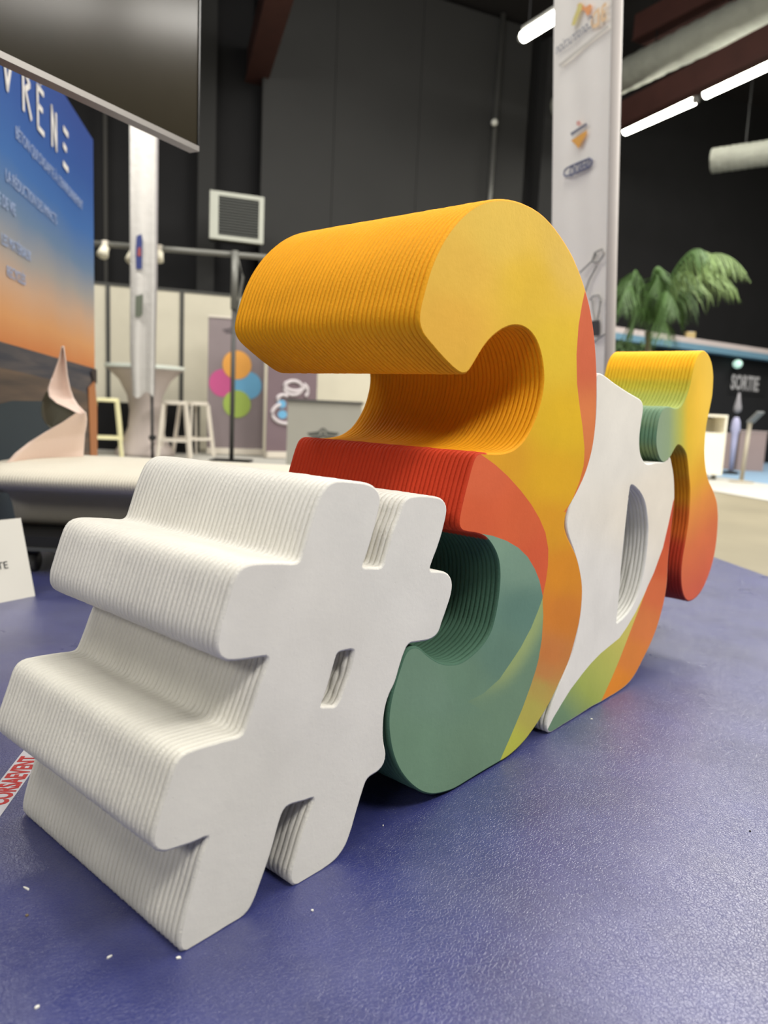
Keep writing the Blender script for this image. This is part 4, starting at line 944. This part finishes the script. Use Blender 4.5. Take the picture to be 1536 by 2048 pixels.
c = on_booth(1380, 666, .0); MB().box((c.x - .08, c.y - .06, zf + .101), (c.x + .08, c.y + .06, zf + .22)).build('carton', mat('tan_card', (178, 158, 110), .8), s)
MB().box((c.x - .03, c.y - .061, zf + .215), (c.x + .03, c.y + .061, zf + .224)).build('carton_tape', tape_m, s)
# hedge at the left of the booth
hb_ = W(1240, 720, 12.6); s = thing('shrub', 'dark green bush between the white flag pole and the palm trunk', 'plant', Vector((hb_.x, hb_.y, FLOOR)))
v = []; f = []
rr = random.Random(3)
for i in range(900):
    p = Vector((hb_.x + rr.uniform(-.25, .45), hb_.y + rr.uniform(-.3, .3), rr.uniform(.6, 2.0))); dd = Vector((rr.uniform(-1, 1), rr.uniform(-1, 1), rr.uniform(-.4, 1))).normalized() * .09; sd = dd.cross(Vector((.3, .8, .1))).normalized() * .02
    k = len(v); v += [p - sd, p + sd, p + dd]; f.append((k, k+1, k+2))
o = mesh_obj('foliage', v, f, mat('dark_leaf', (60, 84, 44), .7), s); o['kind'] = 'stuff'
MB().tube([Vector((hb_.x + .1, hb_.y, FLOOR)), Vector((hb_.x + .1, hb_.y, 1.6))], .03, 8).build('stem', bpy.data.materials['palm_bark'], s)
# counters under the sign
for i, (x0, x1, y0, y1, Y, lb) in enumerate(((1440, 1461, 865, 926, 13.1, 'mauve-brown box counter just right of the white cabinet'), (1474, 1527, 860, 930, 12.9, 'pinkish-grey box counter behind the leaning stand'))):
    g = W(x0, y1, Y); hgt_ = W(x0, y0, Y).z; xr = W(x1, y1, Y).x
    s = thing('box_counter', lb, 'counter', Vector(((g.x + xr) / 2, Y, FLOOR)), 'box counters under the exit sign')
    MB().box((g.x, Y, FLOOR + .011), (xr, Y + .35, hgt_ - .02)).build('counter_body', mat('mauve_board', (148, 130, 126), .7), s)
    MB().box((g.x - .01, Y - .01, hgt_ - .02), (xr + .01, Y + .36, hgt_)).build('counter_top', mat('mauve_top', (164, 148, 144), .6), s)
g = W(1466, 900, 11.9)
s = thing('folded_parasol', 'slim folded grey and lavender parasol under the SORTIE sign', 'parasol', Vector((g.x, g.y, FLOOR)))
pz = lambda y: W(1466, y, 11.9).z - FLOOR
MB().lathe(Vector((g.x, g.y, FLOOR)), [(.012, pz(826)), (.055, pz(822)), (.06, pz(815)), (.035, pz(800)), (.015, pz(785))], 14).build('upper_cloth', mat('grey_cloth', (136, 134, 138), .8), s, True)
MB().lathe(Vector((g.x, g.y, FLOOR)), [(.03, .06), (.045, pz(885)), (.05, pz(868)), (.075, pz(858)), (.06, pz(842)), (.03, pz(834))], 14).build('lower_cloth', mat('lavender_cloth', (168, 168, 196), .8), s, True)
MB().tube([(g.x, g.y, FLOOR + .012), (g.x, g.y, FLOOR + pz(784))], .01, 8).build('pole', blk, s)
MB().lathe(Vector((g.x, g.y, FLOOR + .011)), [(.12, 0), (.12, .03), (.03, .05)], 14).build('base', blk, s)
# white cabinet on casters
g = atz(1432, 962, FLOOR); Yc2 = g.y; xr = W(1449, 900, Yc2).x; xl = W(1330, 900, Yc2).x; zt_ = W(1440, 834, Yc2).z
s = thing('display_cabinet', 'white open-topped display cabinet on casters behind the hooked letter', 'cabinet', Vector(((xl + xr) / 2, Yc2 + .2, FLOOR)))
wc = mat('white_cabinet', (240, 234, 215), .5); bc_ = mat('beige_cabinet_inside', (190, 182, 158), .6)
z0c = FLOOR + .085; zm = W(1440, 866, Yc2).z
MB().box((xl, Yc2, z0c), (xr, Yc2 + .42, zm)).build('cabinet_body', wc, s)
MB().box((xl + .02, Yc2 + .36, zm), (xr - .02, Yc2 + .40, zt_ - .02)).build('back_panel', bc_, s)
MB().box((xr - .03, Yc2, zm), (xr, Yc2 + .42, zt_)).build('side_panel', wc, s); MB().box((xl, Yc2, zm), (xl + .03, Yc2 + .42, zt_)).build('side_panel', wc, s)
MB().box((xl, Yc2, zt_ - .0), (xr, Yc2 + .42, zt_ + .03)).build('cabinet_top', wc, s)
for cx in (xl + .08, xr - .08):
    for cyy in (Yc2 + .07, Yc2 + .35):
        MB().tube([(cx - .02, cyy, FLOOR + .052), (cx + .02, cyy, FLOOR + .052)], .04, 14).build('caster', mat('grey_caster', (110, 110, 102), .5), s, True)
# leaning leaflet stand
g = atz(1482, 966, FLOOR); top = W(1500, 845, g.y); arm = W(1522, 824, g.y - .1)
s = thing('leaflet_stand', 'slim beige floor stand with tilted grey plate, right of the white cabinet', 'stand', g)
MB().tube([g + Vector((0, 0, .02)), top], .028, 10).build('post', mat('beige_metal', (172, 164, 146), .5), s, True)
MB().bar(top, arm, .2, .02).build('tilted_plate', mat('grey_plate', (120, 122, 122), .5), s)
MB().lathe(g + Vector((0, 0, .0105)), [(.16, 0), (.16, .015), (.03, .03)], 20).build('base', bpy.data.materials['beige_metal'], s)

# ------------------------------------------------------------------ ceiling: ducts, beams, tubes
duct_m = mat('grey_insulated_duct', (150, 152, 142), .7, bump=(6, .6, .05), vary=(5, .2))
def duct(p0, p1, r, label):
    N = 60; pts = []; rs = []
    for i in range(N + 1): pts.append(p0.lerp(p1, i / N)); rs.append(r * (1 + .03 * sin(i * 2.1) + random.uniform(-.015, .015)))
    s = thing('air_duct', label, 'duct', p0)
    MB().tube(pts, rs, 24).build('duct_skin', duct_m, s, True)
    for k in (.25, .5, .75):
        c = p0.lerp(p1, k); MB().tube([c + Vector((0, 0, r)), Vector((c.x, c.y, 8.0))], .012, 6).build('hanger_rod', blk, s)
duct(atz(1088, 232, 6.7), atz(1640, -42, 6.7), .26, 'long grey insulated duct sloping across the top right')
duct(atz(1425, 322, 5.2), atz(1700, 282, 5.2), .20, 'shorter grey duct at the right edge above the palm')
wood = mat('red_brown_beam', (74, 42, 36), .75, vary=(3, .25))
def beam(p0, p1, wd, ht, label):
    s = thing('ceiling_beam', label, 'beam', p0); MB().bar(p0, p1, wd, ht).build('timber', wood, s)
    MB().bar(p0 + Vector((0, 0, -ht / 2 - .01)), p1 + Vector((0, 0, -ht / 2 - .01)), wd + .06, .02).build('lower_flange', wood, s)
    for k in (.1, .9):
        c = p0.lerp(p1, k); MB().tube([c + Vector((0, 0, ht / 2)), Vector((c.x, c.y, 8.0))], .02, 6).build('hanger_rod', blk, s)
beam(atz(1180, 262, 6.1), atz(1640, 30, 6.1), .12, .42, 'red-brown ceiling beam under the long grey duct')
beam(atz(508, 150, 6.2), atz(590, -160, 6.2), .30, .50, 'red-brown ceiling beam pointing down at the top left')
beam(atz(1280, 60, 7.4), atz(1640, -130, 7.4), .3, .4, 'dark red-brown beam highest at the top right corner')
tube_m = mat('lit_tube', (255, 255, 246), .5, emit=(255, 253, 238), strength=26.0); cap_m = mat('tube_cap', (120, 120, 116), .5)
def tube(x0, y0, x1, y1, z, r, label):
    a, b = atz(x0, y0, z), atz(x1, y1, z); s = thing('fluorescent_tube', label, 'lamp', (a + b) / 2, 'lit fluorescent tubes under the ceiling')
    MB().tube([a, b], r, 14).build('glowing_tube', tube_m, s, True)
    d = (b - a).normalized(); MB().tube([a - d * .06, a], r * .8, 12).build('end_cap', cap_m, s); MB().tube([b, b + d * .06], r * .8, 12).build('end_cap', cap_m, s)
    MB().bar(a + Vector((0, 0, r + .03)), b + Vector((0, 0, r + .03)), .09, .05).build('batten', cap_m, s)
    for k in (.1, .9):
        c = a.lerp(b, k); MB().tube([c + Vector((0, 0, r + .05)), Vector((c.x, c.y, 8.0))], .008, 6).build('hanger_rod', blk, s)
tube(1251, 262, 1388, 201, 6.0, .072, 'lit fluorescent tube right of the white flag, lower of the pair')
tube(1412, 188, 1600, 100, 6.0, .072, 'lit fluorescent tube cut by the right edge, upper of the pair')
tube(1047, 74, 1150, 10, 6.0, .072, 'lit fluorescent tube passing behind the top of white flag')
sp = W(1096, 222, 12.6)
